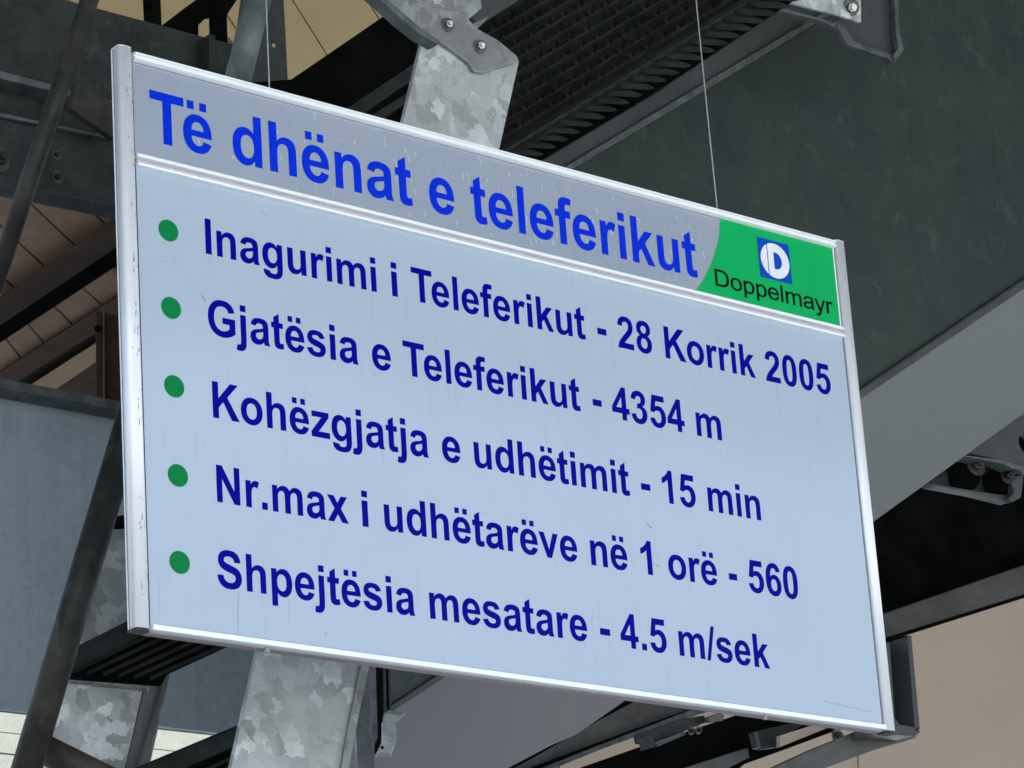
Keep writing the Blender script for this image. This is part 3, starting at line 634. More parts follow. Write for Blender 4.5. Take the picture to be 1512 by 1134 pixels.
def post(x0, x1, zt, zb_):
    n = 22; cx_ = (x0 + x1) / 2; rx = (x1 - x0) / 2
    prof = []
    for i in range(n + 1):
        a = math.pi * i / n; prof.append((cx_ - rx * math.copysign(abs(math.cos(a)) ** .8, math.cos(a)), .001 - .0095 * math.sin(a) ** .8))
    prof += [(x1, .0135), (x0, .0135)]
    o = build('side_post', prism_bm([V((x, y, zb_)) for x, y in prof], V((0, 0, zt - zb_))), MAT['alu'], sg)
    for p in o.data.polygons: p.use_smooth = len(p.vertices) == 4 and abs(p.normal.z) < .5 and p.normal.y < .3
    build('post_seam', prism_bm([V((x0 + .002, .0137, zb_)), V((x1 - .002, .0137, zb_)), V((x1 - .002, .0176, zb_)), V((x0 + .002, .0176, zb_))], V((0, 0, zt - zb_))), MAT['groove'], o)
    build('post_back', prism_bm([V((x0, .0178, zb_)), V((x1, .0178, zb_)), V((x1, .0215, zb_)), V((x0, .0215, zb_))], V((0, 0, zt - zb_)), bevel=.0006), MAT['alu'], o)
    q = [((p[0] - cx_) * .99 + cx_, p[1]) for p in prof[:-2]]
    build('end_cap', prism_bm([V((x, y, zb_ - .006)) for x, y in q] + [V((x1, .024, zb_ - .006)), V((x0, .024, zb_ - .006))], V((0, 0, .0055)), bevel=.001), MAT['cap'], o)
    build('end_cap', prism_bm([V((x, y, zt + .0005)) for x, y in q] + [V((x1 - .001, .021, zt + .0005)), V((x0 + .001, .021, zt + .0005))], V((0, 0, .002)), bevel=.0006), MAT['alu'], o)
    return o
post(-.0370, -.0030, 1.2095, .0015)
post(2.0372, 2.0705, 1.206, -.0005)
# dark joints where the panels meet the frame
for z, tz in ((.0131, .0010), (1.1832, .0008), (.9848, .0007)):
    profile_x('panel_joint', [(-.0004, z), (.002, z), (.002, z + tz), (-.0004, z + tz)], .001, WX - .001, MAT['dirtj'], sg, 0)
for x in (-.0004, WX - .0008):
    build('panel_joint', prism_bm([V((x, -.0005, .013)), V((x + .0012, -.0005, .013)), V((x + .0012, -.0005, .962)), V((x, -.0005, .962))], V((0, .003, 0))), MAT['dirtj'], sg)
# small rivets on the posts
for x, z in ((-.026, .565), (-.012, .56), (-.016, .46), (2.052, .28), (2.055, .13), (-.012, 1.12)):
    build('rivet', tube_bm(V((x, -.0060, z)), V((x, -.0090, z)), .0013, 10), MAT['cap'] if x < 1 else MAT['alu'], sg)
# two snap clips under the bottom rail
for x in (.275, 1.65):
    build('rail_clip', prism_bm([V((x, .0, -.012)), V((x + .008, .0, -.012)), V((x + .008, .0, -.002)), V((x, .0, -.002))], V((0, .008, 0)), bevel=.001), MAT['backm'], sg)

# ---- lettering: every letter is cut from its outline (units of 1/2048 em)
GB = {  # bold grotesque; 'q' = curve (control point, end point); '|' = next contour
'I': (569, "147 0 147 1466 443 1466 443 0"),
'T': (1251, "478 0 478 1218 43 1218 43 1466 1208 1466 1208 1218 774 1218 774 0"),
'N': (1479, "150 0 150 1466 438 1466 1038 487 1038 1466 1313 1466 1313 0 1016 0 425 956 425 0"),
'K': (1479, "153 0 153 1466 449 1466 449 815 1047 1466 1445 1466 893 895 1475 0 1092 0 689 688 449 443 449 0"),
'h': (1251, "424 1466 424 927 q 560 1086 749 1086 q 846 1086 924 1050 q 1002 1014 1041 958 q 1081 902 1095 834 q 1110 766 1110 623 1110 0 829 0 829 561 q 829 728 813 773 q 797 818 756 844 q 716 871 655 871 q 585 871 530 837 q 475 803 449 734 q 424 666 424 532 424 0 143 0 143 1466"),
'n': (1251, "1114 0 833 0 833 542 q 833 714 815 764 q 797 815 756 843 q 716 871 659 871 q 586 871 528 831 q 470 791 448 725 q 427 659 427 481 427 0 146 0 146 1062 407 1062 407 906 q 546 1086 757 1086 q 850 1086 927 1052 q 1004 1019 1043 967 q 1083 915 1098 849 q 1114 783 1114 660"),
'e': (1139, "762 338 1042 291 q 988 137 871 56 q 755 -24 580 -24 q 303 -24 170 157 q 65 302 65 523 q 65 787 203 936 q 341 1086 552 1086 q 789 1086 926 929 q 1063 773 1057 450 353 450 q 356 325 421 255 q 486 186 583 186 q 649 186 694 222 q 739 258 762 338 | 778 622 q 775 744 715 807 q 655 871 569 871 q 477 871 417 804 q 357 737 358 622"),
'd': (1251, "1121 0 860 0 860 156 q 795 65 706 20 q 618 -24 528 -24 q 345 -24 214 123 q 84 271 84 535 q 84 805 211 945 q 338 1086 532 1086 q 710 1086 840 938 840 1466 1121 1466 | 371 554 q 371 384 418 308 q 486 198 608 198 q 705 198 773 280 q 841 363 841 527 q 841 710 775 790 q 709 871 606 871 q 506 871 438 791 q 371 712 371 554"),
'a': (1139, "357 738 102 784 q 145 938 250 1012 q 355 1086 562 1086 q 750 1086 842 1041 q 934 997 971 928 q 1009 860 1009 677 1006 349 q 1006 209 1019 142 q 1033 76 1070 0 792 0 q 781 28 765 83 755 116 q 683 46 601 11 q 519 -24 426 -24 q 262 -24 167 65 q 73 154 73 290 q 73 380 116 450 q 159 521 236 558 q 314 596 460 624 q 657 661 733 693 733 721 q 733 802 693 836 q 653 871 542 871 q 467 871 425 841 q 383 812 357 738 | 733 543 q 679 525 562 500 q 445 475 409 451 q 354 412 354 352 q 354 293 398 250 q 442 207 510 207 q 586 207 655 257 q 706 295 722 350 q 733 386 733 487"),
't': (682, "634 1062 634 838 442 838 442 410 q 442 280 447 258 q 453 237 472 223 q 492 209 520 209 q 559 209 633 236 657 18 q 559 -24 435 -24 q 359 -24 298 1 q 237 27 208 67 q 180 108 169 177 q 160 226 160 375 160 838 31 838 31 1062 160 1062 160 1273 442 1437 442 1062"),
'l': (569, "147 0 147 1466 428 1466 428 0"),
'i': (569, "147 0 147 1062 428 1062 428 0 | 147 1206 147 1466 428 1466 428 1206"),
'f': (682, "24 1062 180 1062 180 1142 q 180 1276 208 1342 q 237 1408 313 1449 q 390 1491 507 1491 q 627 1491 742 1455 704 1259 q 637 1275 575 1275 q 514 1275 487 1246 q 461 1218 461 1137 461 1062 671 1062 671 841 461 841 461 0 180 0 180 841 24 841"),
'r': (797, "416 0 135 0 135 1062 396 1062 396 911 q 463 1018 516 1052 q 570 1086 638 1086 q 734 1086 823 1033 736 788 q 665 834 604 834 q 545 834 504 801 q 463 769 439 684 q 416 599 416 328"),
'k': (1139, "137 0 137 1466 418 1466 418 688 747 1062 1093 1062 730 674 1119 0 816 0 549 477 418 340 418 0"),
'u': (1251, "847 0 847 159 q 789 74 694 25 q 600 -24 495 -24 q 388 -24 303 23 q 218 70 180 155 q 142 240 142 390 142 1062 423 1062 423 574 q 423 350 438 299 q 454 249 495 219 q 536 190 599 190 q 671 190 728 229 q 785 269 806 327 q 827 386 827 614 827 1062 1108 1062 1108 0"),
'o': (1251, "82 546 q 82 686 151 817 q 220 948 346 1017 q 473 1086 629 1086 q 870 1086 1024 929 q 1178 773 1178 534 q 1178 293 1022 134 q 867 -24 631 -24 q 485 -24 352 42 q 220 108 151 235 q 82 363 82 546 | 370 531 q 370 373 445 289 q 520 205 630 205 q 740 205 814 289 q 889 373 889 533 q 889 689 814 773 q 740 857 630 857 q 520 857 445 773 q 370 689 370 531"),
'p': (1251, "139 1062 401 1062 401 906 q 452 986 539 1036 q 626 1086 732 1086 q 917 1086 1046 941 q 1175 796 1175 537 q 1175 271 1045 123 q 915 -24 730 -24 q 642 -24 570 11 q 499 46 420 131 420 -404 139 -404 | 417 549 q 417 370 488 284 q 559 199 661 199 q 759 199 824 277 q 889 356 889 535 q 889 702 822 783 q 755 864 656 864 q 553 864 485 784 q 417 705 417 549"),
'g': (1251, "121 -70 442 -109 q 450 -165 479 -186 q 519 -216 605 -216 q 715 -216 770 -183 q 807 -161 826 -112 q 839 -77 839 17 839 172 q 713 0 521 0 q 307 0 182 181 q 84 324 84 537 q 84 804 212 945 q 341 1086 532 1086 q 729 1086 857 913 857 1062 1120 1062 1120 109 q 1120 -79 1089 -172 q 1058 -265 1002 -318 q 946 -371 852 -401 q 759 -431 616 -431 q 346 -431 233 -338 q 120 -246 120 -104 | 372 553 q 372 384 437 305 q 503 227 599 227 q 702 227 773 307 q 844 388 844 546 q 844 711 776 791 q 708 871 604 871 q 503 871 437 792 q 372 714 372 553"),
'j': (569, "430 1062 430 100 q 430 -90 405 -202 q 385 -300 308 -366 q 232 -431 91 -431 q 40 -431 -14 -422 q -62 -413 -94 -401 -45 -161 q -14 -169 15 -171 q 100 -180 125 -140 q 149 -99 149 103 149 1062 | 149 1206 149 1466 430 1466 430 1206"),
's': (1139, "48 303 330 346 q 348 264 403 221 q 458 179 557 179 q 666 179 721 219 q 758 247 758 294 q 758 326 738 347 q 717 367 644 384 q 304 459 213 521 q 87 607 87 760 q 87 898 196 992 q 305 1086 534 1086 q 752 1086 858 1015 q 964 944 1004 805 739 756 q 722 818 674 851 q 627 884 539 884 q 428 884 380 853 q 348 831 348 796 q 348 766 376 745 q 414 717 638 666 q 863 615 952 541 q 1040 466 1040 332 q 1040 186 918 81 q 796 -24 557 -24 q 340 -24 213 64 q 87 152 48 303"),
'm': (1821, "126 1062 385 1062 385 917 q 524 1086 716 1086 q 818 1086 893 1044 q 968 1002 1016 917 q 1086 1002 1167 1044 q 1248 1086 1340 1086 q 1457 1086 1538 1038 q 1619 991 1659 899 q 1688 831 1688 679 1688 0 1407 0 1407 607 q 1407 765 1378 811 q 1339 871 1258 871 q 1199 871 1147 835 q 1095 799 1072 729 q 1049 660 1049 510 1049 0 768 0 768 582 q 768 737 753 782 q 738 827 706 849 q 675 871 621 871 q 556 871 504 836 q 452 801 429 735 q 407 669 407 516 407 0 126 0"),
'z': (1024, "44 0 44 219 442 676 q 540 788 587 835 q 538 832 458 831 83 829 83 1062 962 1062 962 863 556 395 413 240 q 530 247 558 247 993 247 993 0"),
'v': (1139, "438 0 10 1062 305 1062 505 520 563 339 q 586 408 592 430 622 520 824 1062 1113 1062 691 0"),
'x': (1139, "23 0 400 538 39 1062 382 1062 567 774 763 1062 1093 1062 739 567 1125 0 780 0 567 324 352 0"),
'G': (1593, "830 539 830 786 1468 786 1468 202 q 1375 112 1198 43 q 1022 -25 841 -25 q 611 -25 440 71 q 269 168 183 347 q 97 527 97 738 q 97 967 193 1145 q 289 1323 474 1418 q 615 1491 825 1491 q 1098 1491 1251 1376 q 1405 1262 1449 1060 1155 1005 q 1124 1113 1038 1175 q 953 1238 825 1238 q 631 1238 516 1115 q 402 992 402 750 q 402 489 518 358 q 634 228 822 228 q 915 228 1008 264 q 1102 301 1169 353 1169 539"),
'S': (1366, "74 477 362 505 q 388 360 467 292 q 547 224 682 224 q 825 224 897 284 q 970 345 970 426 q 970 478 939 514 q 909 551 833 578 q 781 596 596 642 q 358 701 262 787 q 127 908 127 1082 q 127 1194 190 1291 q 254 1389 373 1440 q 493 1491 662 1491 q 938 1491 1077 1370 q 1217 1249 1224 1047 928 1034 q 909 1147 846 1196 q 784 1246 659 1246 q 530 1246 457 1193 q 410 1159 410 1102 q 410 1050 454 1013 q 510 966 726 915 q 942 864 1045 809 q 1149 755 1207 660 q 1266 566 1266 427 q 1266 301 1196 191 q 1126 81 998 27 q 870 -26 679 -26 q 401 -26 252 102 q 103 231 74 477"),
'1': (1139, "806 0 525 0 525 1059 q 371 915 162 846 162 1101 q 272 1137 401 1237 q 530 1338 578 1472 806 1472"),
'2': (1139, "1032 261 1032 0 46 0 q 62 148 142 280 q 222 413 458 632 q 648 809 691 872 q 749 959 749 1044 q 749 1138 698 1188 q 648 1239 559 1239 q 471 1239 419 1186 q 367 1133 359 1010 79 1038 q 104 1270 236 1371 q 368 1472 566 1472 q 783 1472 907 1355 q 1031 1238 1031 1064 q 1031 965 995 875 q 960 786 883 688 q 832 623 699 501 q 566 379 530 339 q 495 299 473 261"),
'3': (1139, "77 389 349 422 q 362 318 419 263 q 476 208 557 208 q 644 208 703 274 q 763 340 763 452 q 763 558 706 620 q 649 682 567 682 q 513 682 438 661 469 890 q 583 887 643 939 q 703 992 703 1079 q 703 1153 659 1197 q 615 1241 542 1241 q 470 1241 419 1191 q 368 1141 357 1045 98 1089 q 125 1222 179 1301 q 234 1381 331 1426 q 429 1472 550 1472 q 757 1472 882 1340 q 985 1232 985 1096 q 985 903 774 788 q 900 761 975 667 q 1051 573 1051 440 q 1051 247 910 111 q 769 -25 559 -25 q 360 -25 229 89 q 98 204 77 389"),
'4': (1139, "638 0 638 295 38 295 38 541 674 1472 910 1472 910 542 1092 542 1092 295 910 295 910 0 | 638 542 638 1043 301 542"),
'5': (1139, "91 377 371 406 q 383 311 442 255 q 501 200 578 200 q 666 200 727 271 q 788 343 788 487 q 788 622 727 689 q 667 757 570 757 q 449 757 353 650 125 683 269 1446 1012 1446 1012 1183 482 1183 438 934 q 532 981 630 981 q 817 981 947 845 q 1077 709 1077 492 q 1077 311 972 169 q 829 -25 575 -25 q 372 -25 244 84 q 116 193 91 377"),
'6': (1139, "1045 1107 773 1077 q 763 1161 721 1201 q 679 1241 612 1241 q 523 1241 461 1161 q 400 1081 384 828 q 489 952 645 952 q 821 952 946 818 q 1072 684 1072 472 q 1072 247 940 111 q 808 -25 601 -25 q 379 -25 236 147 q 93 320 93 713 q 93 1116 242 1294 q 391 1472 629 1472 q 796 1472 905 1378 q 1015 1285 1045 1107 | 408 494 q 408 357 471 282 q 534 208 615 208 q 693 208 745 269 q 797 330 797 469 q 797 612 741 678 q 685 745 601 745 q 520 745 464 681 q 408 618 408 494"),
'8': (1139, "327 791 q 218 837 168 917 q 119 998 119 1094 q 119 1258 233 1365 q 348 1472 559 1472 q 768 1472 883 1365 q 999 1258 999 1094 q 999 992 946 912 q 893 833 797 791 q 919 742 982 648 q 1046 554 1046 431 q 1046 228 916 101 q 787 -26 572 -26 q 372 -26 239 79 q 82 203 82 419 q 82 538 141 637 q 200 737 327 791 | 385 1074 q 385 990 432 943 q 480 896 559 896 q 639 896 687 943 q 735 991 735 1075 q 735 1154 687 1201 q 640 1249 562 1249 q 481 1249 433 1201 q 385 1153 385 1074 | 360 444 q 360 328 419 263 q 479 198 568 198 q 655 198 712 260 q 769 323 769 441 q 769 544 711 606 q 653 669 564 669 q 461 669 410 598 q 360 527 360 444"),
'0': (1139, "563 1472 q 776 1472 896 1320 q 1039 1140 1039 723 q 1039 307 895 125 q 776 -25 563 -25 q 349 -25 218 139 q 87 304 87 726 q 87 1140 231 1322 q 350 1472 563 1472 | 563 1239 q 512 1239 472 1206 q 432 1174 410 1090 q 381 981 381 723 q 381 465 407 368 q 433 272 472 240 q 512 208 563 208 q 614 208 654 240 q 694 273 716 357 q 745 465 745 723 q 745 981 719 1077 q 693 1174 653 1206 q 614 1239 563 1239"),
'-': (682, "115 391 115 672 567 672 567 391"),
'.': (569, "147 0 147 281 428 281 428 0"),
'/': (569, "0 -25 363 1491 567 1491 200 -25"),
' ': (569, ""),
}
GB['ë'] = (1139, GB['e'][1] + " | 228 1216 228 1452 462 1452 462 1216 | 662 1216 662 1452 896 1452 896 1216")
GL = {  # lighter grotesque for the maker's name
'D': (1479, "158 0 158 1466 663 1466 q 834 1466 924 1445 q 1050 1416 1139 1340 q 1255 1242 1312 1089 q 1370 937 1370 741 q 1370 574 1331 445 q 1292 316 1231 231 q 1170 147 1097 98 q 1025 50 922 25 q 820 0 687 0 | 332 155 665 155 q 820 155 902 185 q 985 215 1036 265 q 1105 335 1145 455 q 1188 570 1188 744 q 1188 985 1110 1110 q 1030 1235 920 1280 q 843 1311 660 1311 332 1311"),
'o': (1139, "68 531 q 68 826 232 968 q 369 1086 566 1086 q 785 1086 924 942 q 1063 799 1063 546 q 1063 341 1001 223 q 940 106 822 41 q 705 -24 566 -24 q 343 -24 205 119 q 68 262 68 531 | 233 531 q 233 312 325 210 q 420 108 566 108 q 710 108 805 211 q 898 315 898 537 q 898 745 802 850 q 705 953 566 953 q 420 953 325 850 q 233 745 233 531"),
'p': (1139, "135 -407 135 1062 285 1062 285 924 q 357 1005 430 1045 q 503 1086 607 1086 q 743 1086 847 1016 q 951 946 1004 818 q 1057 691 1057 539 q 1057 376 998 245 q 940 115 828 45 q 717 -24 594 -24 q 504 -24 432 14 q 361 52 300 110 300 -407 | 288 525 q 288 310 375 210 q 460 108 582 108 q 708 108 798 212 q 890 320 890 540 q 890 750 800 855 q 712 960 590 960 q 470 960 380 850 q 288 740 288 525"),
'e': (1139, "872 342 1040 319 q 1004 156 885 66 q 766 -24 581 -24 q 348 -24 211 119 q 75 263 75 522 q 75 790 213 938 q 351 1086 571 1086 q 784 1086 919 941 q 1054 796 1054 533 1053 490 241 490 q 251 305 345 206 q 440 108 582 108 q 685 108 758 162 q 835 215 872 342 | 251 620 884 620 q 872 770 812 840 q 720 954 573 954 q 440 954 350 864 q 260 775 251 620"),
'l': (455, "136 0 136 1466 300 1466 300 0"),
'm': (1706, "135 0 135 1062 285 1062 285 913 q 346 991 429 1038 q 512 1086 618 1086 q 736 1086 811 1037 q 887 988 918 900 q 1044 1086 1246 1086 q 1404 1086 1489 998 q 1574 911 1574 729 1574 0 1410 0 1410 669 q 1410 785 1390 836 q 1370 888 1322 917 q 1272 946 1210 946 q 1084 946 1007 866 q 930 786 930 617 930 0 780 0 780 690 q 780 820 734 883 q 690 946 586 946 q 500 946 430 902 q 360 860 330 780 q 300 700 300 551 300 0"),
'a': (1139, "828 131 q 728 46 635 11 q 543 -24 437 -24 q 262 -24 168 61 q 74 147 74 280 q 74 358 109 422 q 145 487 202 526 q 260 565 332 585 q 385 599 492 612 q 725 640 820 676 q 822 711 822 721 q 822 840 770 886 q 700 951 558 951 q 425 951 360 905 q 298 858 270 745 l 110 765 q 129 872 184 941 q 239 1011 343 1048 q 447 1086 584 1086 q 720 1086 805 1054 q 890 1022 930 973 q 970 925 986 851 q 985 805 985 685 985 445 q 985 194 997 127 q 1010 61 1045 0 874 0 q 842 56 828 131 | 820 540 q 715 500 510 472 q 400 456 350 433 q 302 412 276 372 q 250 333 250 285 q 250 205 308 153 q 367 102 480 102 q 592 102 678 150 q 760 200 795 285 q 820 348 820 467"),
'y': (1024, "127 -409 110 -255 q 166 -270 210 -270 q 270 -270 306 -250 q 342 -230 365 -190 q 382 -160 424 -46 l 438 -2 33 1062 205 1062 448 410 q 495 290 525 185 q 556 305 610 430 l 840 1062 1000 1062 596 -18 q 537 -193 501 -259 q 453 -348 391 -389 q 329 -431 243 -431 q 191 -431 127 -409"),
'r': (682, "133 0 133 1062 283 1062 283 901 q 357 1014 409 1050 q 462 1086 525 1086 q 616 1086 705 1035 l 650 885 q 582 920 516 920 q 450 920 400 880 q 350 840 325 766 q 298 670 298 556 298 0"),
}
def contours(s, nq=6):
    out = []
    for part in s.split('|'):
        tk = part.replace('l ', ' ').split(); pts = []; i = 0
        while i < len(tk):
            if tk[i] == 'q':
                c = (float(tk[i + 1]), float(tk[i + 2])); e = (float(tk[i + 3]), float(tk[i + 4])); p = pts[-1]
                for k in range(1, nq + 1):
                    t = k / nq; pts.append(((1 - t) ** 2 * p[0] + 2 * t * (1 - t) * c[0] + t * t * e[0], (1 - t) ** 2 * p[1] + 2 * t * (1 - t) * c[1] + t * t * e[1]))
                i += 5
            else: pts.append((float(tk[i]), float(tk[i + 1]))); i += 2
        if len(pts) > 1 and abs(pts[0][0] - pts[-1][0]) + abs(pts[0][1] - pts[-1][1]) < 2: pts.pop()
        if pts: out.append(pts)
    return out
def outline_mesh(name, cons, thick, mat, grow=0):
    """flat cut shape standing in the xz plane, front at -thick; outlines joined into one filled solid"""
    cu = bpy.data.curves.new(name, 'CURVE'); cu.dimensions = '2D'; cu.fill_mode = 'BOTH'; cu.extrude = thick / 2; cu.offset = grow
    for c in cons:
        sp = cu.splines.new('POLY'); sp.points.add(len(c) - 1); sp.use_cyclic_u = True
        for p, (x, y) in zip(sp.points, c): p.co = (x, y, 0, 1)
    o = bpy.data.objects.new(name, cu); COL.objects.link(o)
    dg = bpy.context.evaluated_depsgraph_get(); me = bpy.data.meshes.new_from_object(o.evaluated_get(dg))
    bpy.data.objects.remove(o); bpy.data.curves.remove(cu)
    me.name = name; me.transform(Matrix.Rotation(math.radians(90), 4, 'X')); me.transform(Matrix.Translation((0, -thick / 2, 0)))
    me.materials.clear(); me.materials.append(mat)
    return me
cache = {}
def glyph(ch, font, fid, unit, mat, thick=.0006):
    key = (ch, fid, unit)
    if key not in cache:
        cache[key] = outline_mesh('letter', [[(x * unit, y * unit) for x, y in c] for c in contours(font[ch][1])], thick, mat, .00055 if fid == 'l' else 0)
    return cache[key]
def ink(font, ch):
    xs = [p[0] for c in contours(font[ch][1]) for p in c]; return min(xs), max(xs)
def word(text, x0, x1, z, font, fid, unit, mat, parent, kern={}):
    adv = 0; pos = []
    for i, ch in enumerate(text):
        pos.append(adv); adv += font[ch][0] + kern.get(text[i:i + 2], 0)
    lo = ink(font, text[0])[0]; hi = pos[-1] + ink(font, text[-1])[1]
    sx = (x1 - x0) / ((hi - lo) * unit)
    for ch, p in zip(text, pos):
        if ch == ' ': continue
        o = bpy.data.objects.new('letter', glyph(ch, font, fid, unit, mat)); COL.objects.link(o)
        o.parent = parent
        o.location = V((x0 + (p - lo) * unit * sx, -.0001, z)) - wloc(parent); o.scale = (sx, 1, 1)
KE = {'Të': -152, 'Te': -152}
U1, U2 = 1.125e-1 / 1466, .0765 / 1466
for s, a, b in (('Të dhënat', .0391, .7177), ('e', .7652, .8349), ('teleferikut', .8834, 1.5631)):
    word(s, a, b, 1.0198, GB, 'b', U1, MAT['blue_t'], ti, KE)
LINES = [
 (.8018, [('Inagurimi', .165, .6041), ('i', .6460, .6608), ('Teleferikut', .7002, 1.1944), ('-', 1.2312, 1.2579), ('28', 1.2921, 1.3963), ('Korrik', 1.4371, 1.7232), ('2005', 1.7573, 1.9748)]),
 (.6296, [('Gjatësia', .1641, .5446), ('e', .5816, .6315), ('Teleferikut', .6662, 1.1624), ('-', 1.2002, 1.2265), ('4354', 1.2576, 1.4780), ('m', 1.5155, 1.5939)]),
 (.4545, [('Kohëzgjatja', .1675, .7197), ('e', .7570, .8070), ('udhëtimit', .8452, 1.2913), ('-', 1.3265, 1.3543), ('15', 1.3916, 1.4928), ('min', 1.5315, 1.6970)]),
 (.2803, [('Nr.max', .1696, .4969), ('i', .5330, .5480), ('udhëtarëve', .5907, 1.1204), ('në', 1.1596, 1.2671), ('1', 1.3080, 1.3410), ('orë', 1.3900, 1.5390), ('-', 1.5764, 1.6018), ('560', 1.6384, 1.7962)]),
 (.1062, [('Shpejtësia', .1631, .6578), ('mesatare', .6978, 1.1319), ('-', 1.1698, 1.1985), ('4.5', 1.2291, 1.3652), ('m/sek', 1.4029, 1.6811)])]
for z, ws in LINES:
    for s, a, b in ws: word(s, a, b, z, GB, 'b', U2, MAT['blue_b'], inf, KE)
def ell(cx_, cz, rx, rz, n=48): return [(cx_ + rx * math.cos(2 * math.pi * i / n), cz + rz * math.sin(2 * math.pi * i / n)) for i in range(n)]
dot = outline_mesh('bullet', [ell(0, 0, .0240, .0230)], .0006, MAT['green_d'])
for x, z in ((.0745, .8328), (.0745, .6681), (.0755, .5038), (.0770, .3203), (.0740, .1440)):
    o = bpy.data.objects.new('bullet', dot); COL.objects.link(o); o.parent = inf; o.location = V((x, -.0001, z)) - wloc(inf)
def cut(name, cons, depth, thick, mat, parent):
    o = bpy.data.objects.new(name, outline_mesh(name, cons, thick, mat)); COL.objects.link(o); o.parent = parent
    o.location = V((0, -depth, 0)) - wloc(parent); return o
arc = [(1.6530, 1.1845), (1.6506, 1.1700), (1.6470, 1.1520), (1.6428, 1.1344), (1.6330, 1.1090), (1.6205, 1.0829), (1.6080, 1.0600), (1.5928, 1.0371), (1.5740, 1.0110), (1.5480, .9830)]
lp = cut('logo_field', [arc + [(WX - .0045, .9830), (WX - .0045, 1.1845)]], .0001, .0006, MAT['green'], ti)
cut('field_border', [[(WX - .0045, .983), (WX, .983), (WX, 1.1845), (WX - .0045, 1.1845)]], .0001, .0006, MAT['logo_w'], ti)
sq = cut('logo_square', [[(1.7700, 1.0622), (1.8765, 1.0622), (1.8765, 1.1630), (1.7700, 1.1630)]], .0008, .0004, MAT['logo_b'], ti)
cxl, czl, rx_, rz_ = 1.8245, 1.1118, .0475, .0440
# white disc cut by a slit into a left segment and a D with an open counter
def seg(x0, x1):
    a = [(x, z) for x, z in ell(cxl, czl, rx_, rz_, 96) if x0 <= x <= x1]
    return a
xs_, sw = 1.7700 + .1065 * .272, .0030
left = sorted([p for p in ell(cxl, czl, rx_, rz_, 120) if p[0] < xs_], key=lambda p: math.atan2(p[1] - czl, -(p[0] - cxl)))
right = sorted([p for p in ell(cxl, czl, rx_, rz_, 120) if p[0] > xs_ + sw], key=lambda p: math.atan2(p[1] - czl, p[0] - cxl))
zt_ = math.sqrt(max(0, 1 - ((xs_ - cxl) / rx_) ** 2)) * rz_
left = [(xs_, czl - zt_)] + left + [(xs_, czl + zt_)]
zt2 = math.sqrt(max(0, 1 - ((xs_ + sw - cxl) / rx_) ** 2)) * rz_
right = [(xs_ + sw, czl - zt2)] + right + [(xs_ + sw, czl + zt2)]
X0 = 1.770 + .1065 * .475; X1 = 1.770 + .1065 * .73; Z0 = 1.163 - .1008 * .715; Z1 = 1.163 - .1008 * .29; zm = (Z0 + Z1) / 2
cnt = [(X0, Z0), (X0, Z1), (X0 + .006, Z1)] + [(X0 + .006 + (X1 - X0 - .006) * math.sin(t), zm + (Z1 - zm) * math.cos(t)) for t in [math.pi * i / 14 for i in range(1, 14)]] + [(X0 + .006, Z0)]
cut('logo_emblem', [left], .0012, .0004, MAT['logo_w'], ti)
cut('logo_emblem', [right, cnt], .0012, .0004, MAT['logo_w'], ti)
U3 = (1.0529 - 1.0118) / 1466
GLs = {k: v for k, v in GL.items()}
n0 = len(bpy.data.objects)
word('Doppelmayr', 1.6185, 2.0085, 1.0112, GLs, 'l', U3, MAT['black_t'], ti, {'ay': -20, 'yr': -20})
for o in list(ti.children):
    if o.name.startswith('letter') and o.data.materials[0] == MAT['black_t']: o.location.y -= .0007
# ---- scuffs on the silver strip, dirt specks on the lower panel
bm = bmesh.new()
def sliver(x, z, l, wd, tilt, y=-.0003):
    dx = math.sin(tilt) * l; dz = math.cos(tilt) * l
    vs = [bm.verts.new(p) for p in ((x - wd / 2, y, z), (x + wd * .4, y, z + l * .1), (x + dx + wd * .3, y, z + dz * .8), (x + dx, y, z + dz), (x + dx - wd * .5, y, z + dz * .7))]
    bm.faces.new(vs)
hot = [(.80, 1.10), (.92, 1.12), (1.03, 1.03), (1.12, 1.14), (1.22, 1.05), (1.36, 1.10), (1.46, 1.03), (1.52, 1.12), (.70, 1.05), (.34, 1.03)]
for i in range(150):
    h = random.choice(hot); x, z = h[0] + random.gauss(0, .03), h[1] + random.gauss(0, .03)
    if .99 < z < 1.165: sliver(x, z, random.choice((.004, .008, .018, .028)) * random.uniform(.6, 1.1), random.uniform(.0005, .0014), random.gauss(-.03, .12))
for i in range(110):
    x = .95 + random.gauss(0, .38)
    if not (.05 < x < 1.62): continue
    z = random.uniform(.99, 1.165)
    sliver(x, z, random.choice((.006, .010, .016, .024)) * random.uniform(.6, 1.2), random.uniform(.0007, .0019), random.gauss(-.02, .14))
tag(build('scuffs', bm, MAT['scuff'], ti), kind='stuff')
bm = bmesh.new()
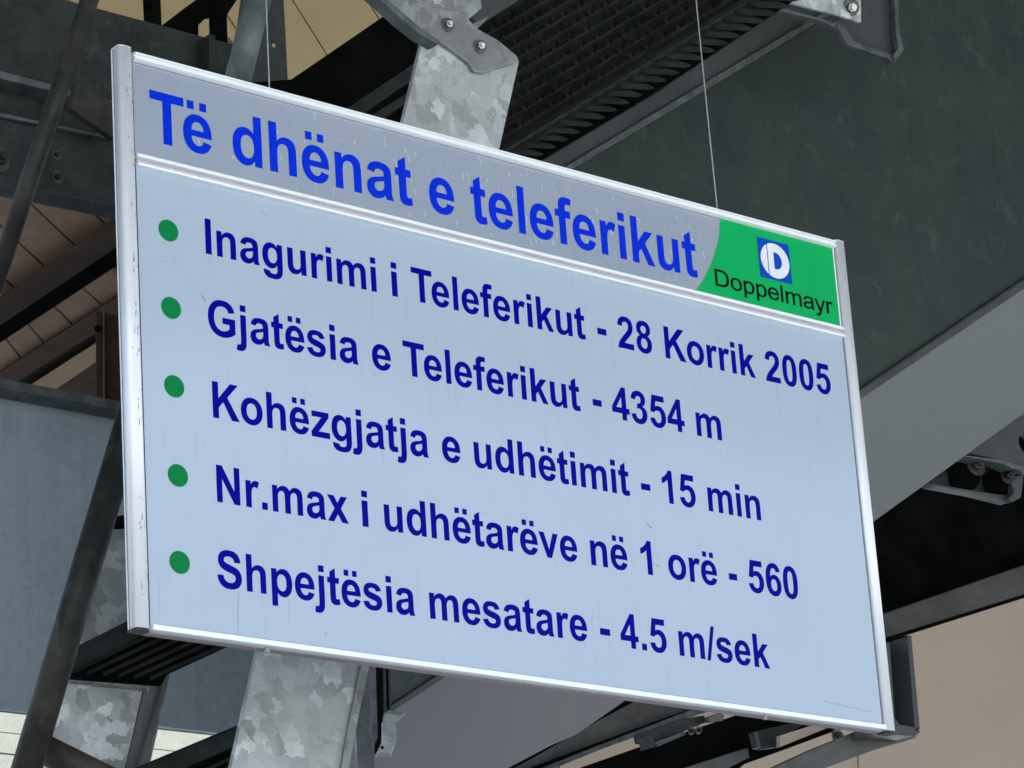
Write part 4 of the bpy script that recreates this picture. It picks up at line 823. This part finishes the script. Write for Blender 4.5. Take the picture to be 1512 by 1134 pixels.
for i in range(46):
    sliver(random.uniform(.03, 2.0), random.uniform(.03, .94), random.choice((.003, .004, .012, .02)) * random.uniform(.5, 1.2), random.uniform(.0007, .0016), random.gauss(0, .5), -.0003)
x, z = .2120, .1040
for i in range(11): sliver(x + .0012 * math.sin(i * 1.1) - .0006 * i, z - .0085 * (i + 1), .0088, .0009, .02 * math.sin(i), -.0003)
for x, z in ((1.148, .163), (1.149, .156), (1.165, .160), (.4205, .0405), (.424, .0365), (1.60, .640)): sliver(x, z, .006, .0016, .2, -.0009)
for i in range(9): sliver(1.85 + .018 * i, .048 - .0011 * i, .0012, .02, 0, -.0003)
tag(build('dirt_specks', bm, MAT['mark'], inf), kind='stuff')
bm = bmesh.new()
for i in range(60):
    a = random.uniform(-.2, .9); x = -.020 + .016 * math.sin(a); y = .001 - .0095 * abs(math.cos(a)) ** .8 - .0004
    z = random.uniform(.05, 1.15); l = random.choice((.003, .01, .02)); 
    vs = [bm.verts.new(p) for p in ((x, y, z), (x + .0012, y, z + l * .2), (x + random.gauss(0, .002) + .001, y, z + l), (x - .0004, y, z + l * .5))]
    bm.faces.new(vs)
tag(build('post_scratches', bm, MAT['mark'], sg), kind='stuff')

# hanging wires
def wire(label, x, z0, bend):
    t = thing('hanging_wire', label, 'wire', V((x, .01, z0)), 'two thin wires the sign hangs on')
    pts = []; n = 26
    for i in range(n + 1):
        k = i / n; pts.append(V((x + bend * math.sin(k * 9) * .003 + .05 * k * bend * .3, .012 + .002 * math.sin(k * 5), z0 + k * (4.6 - z0))))
    bm = bmesh.new()
    for a, b in zip(pts, pts[1:]): tube_bm(a, b, .0016, 8, bm=bm, caps=False)
    o = build('strand', bm, MAT['wire'], t, True)
    tube('loop', V((x, .012, z0 - .006)), V((x, .012, z0 + .004)), .0035, MAT['rail'], t, 10)
wire('thin steel wire holding the left end of the sign, in front of the hanger plate', .3543, 1.2045, 1)
wire('thin steel wire holding the right end of the sign, in front of the dark girder', 1.6595, 1.2045, -1)
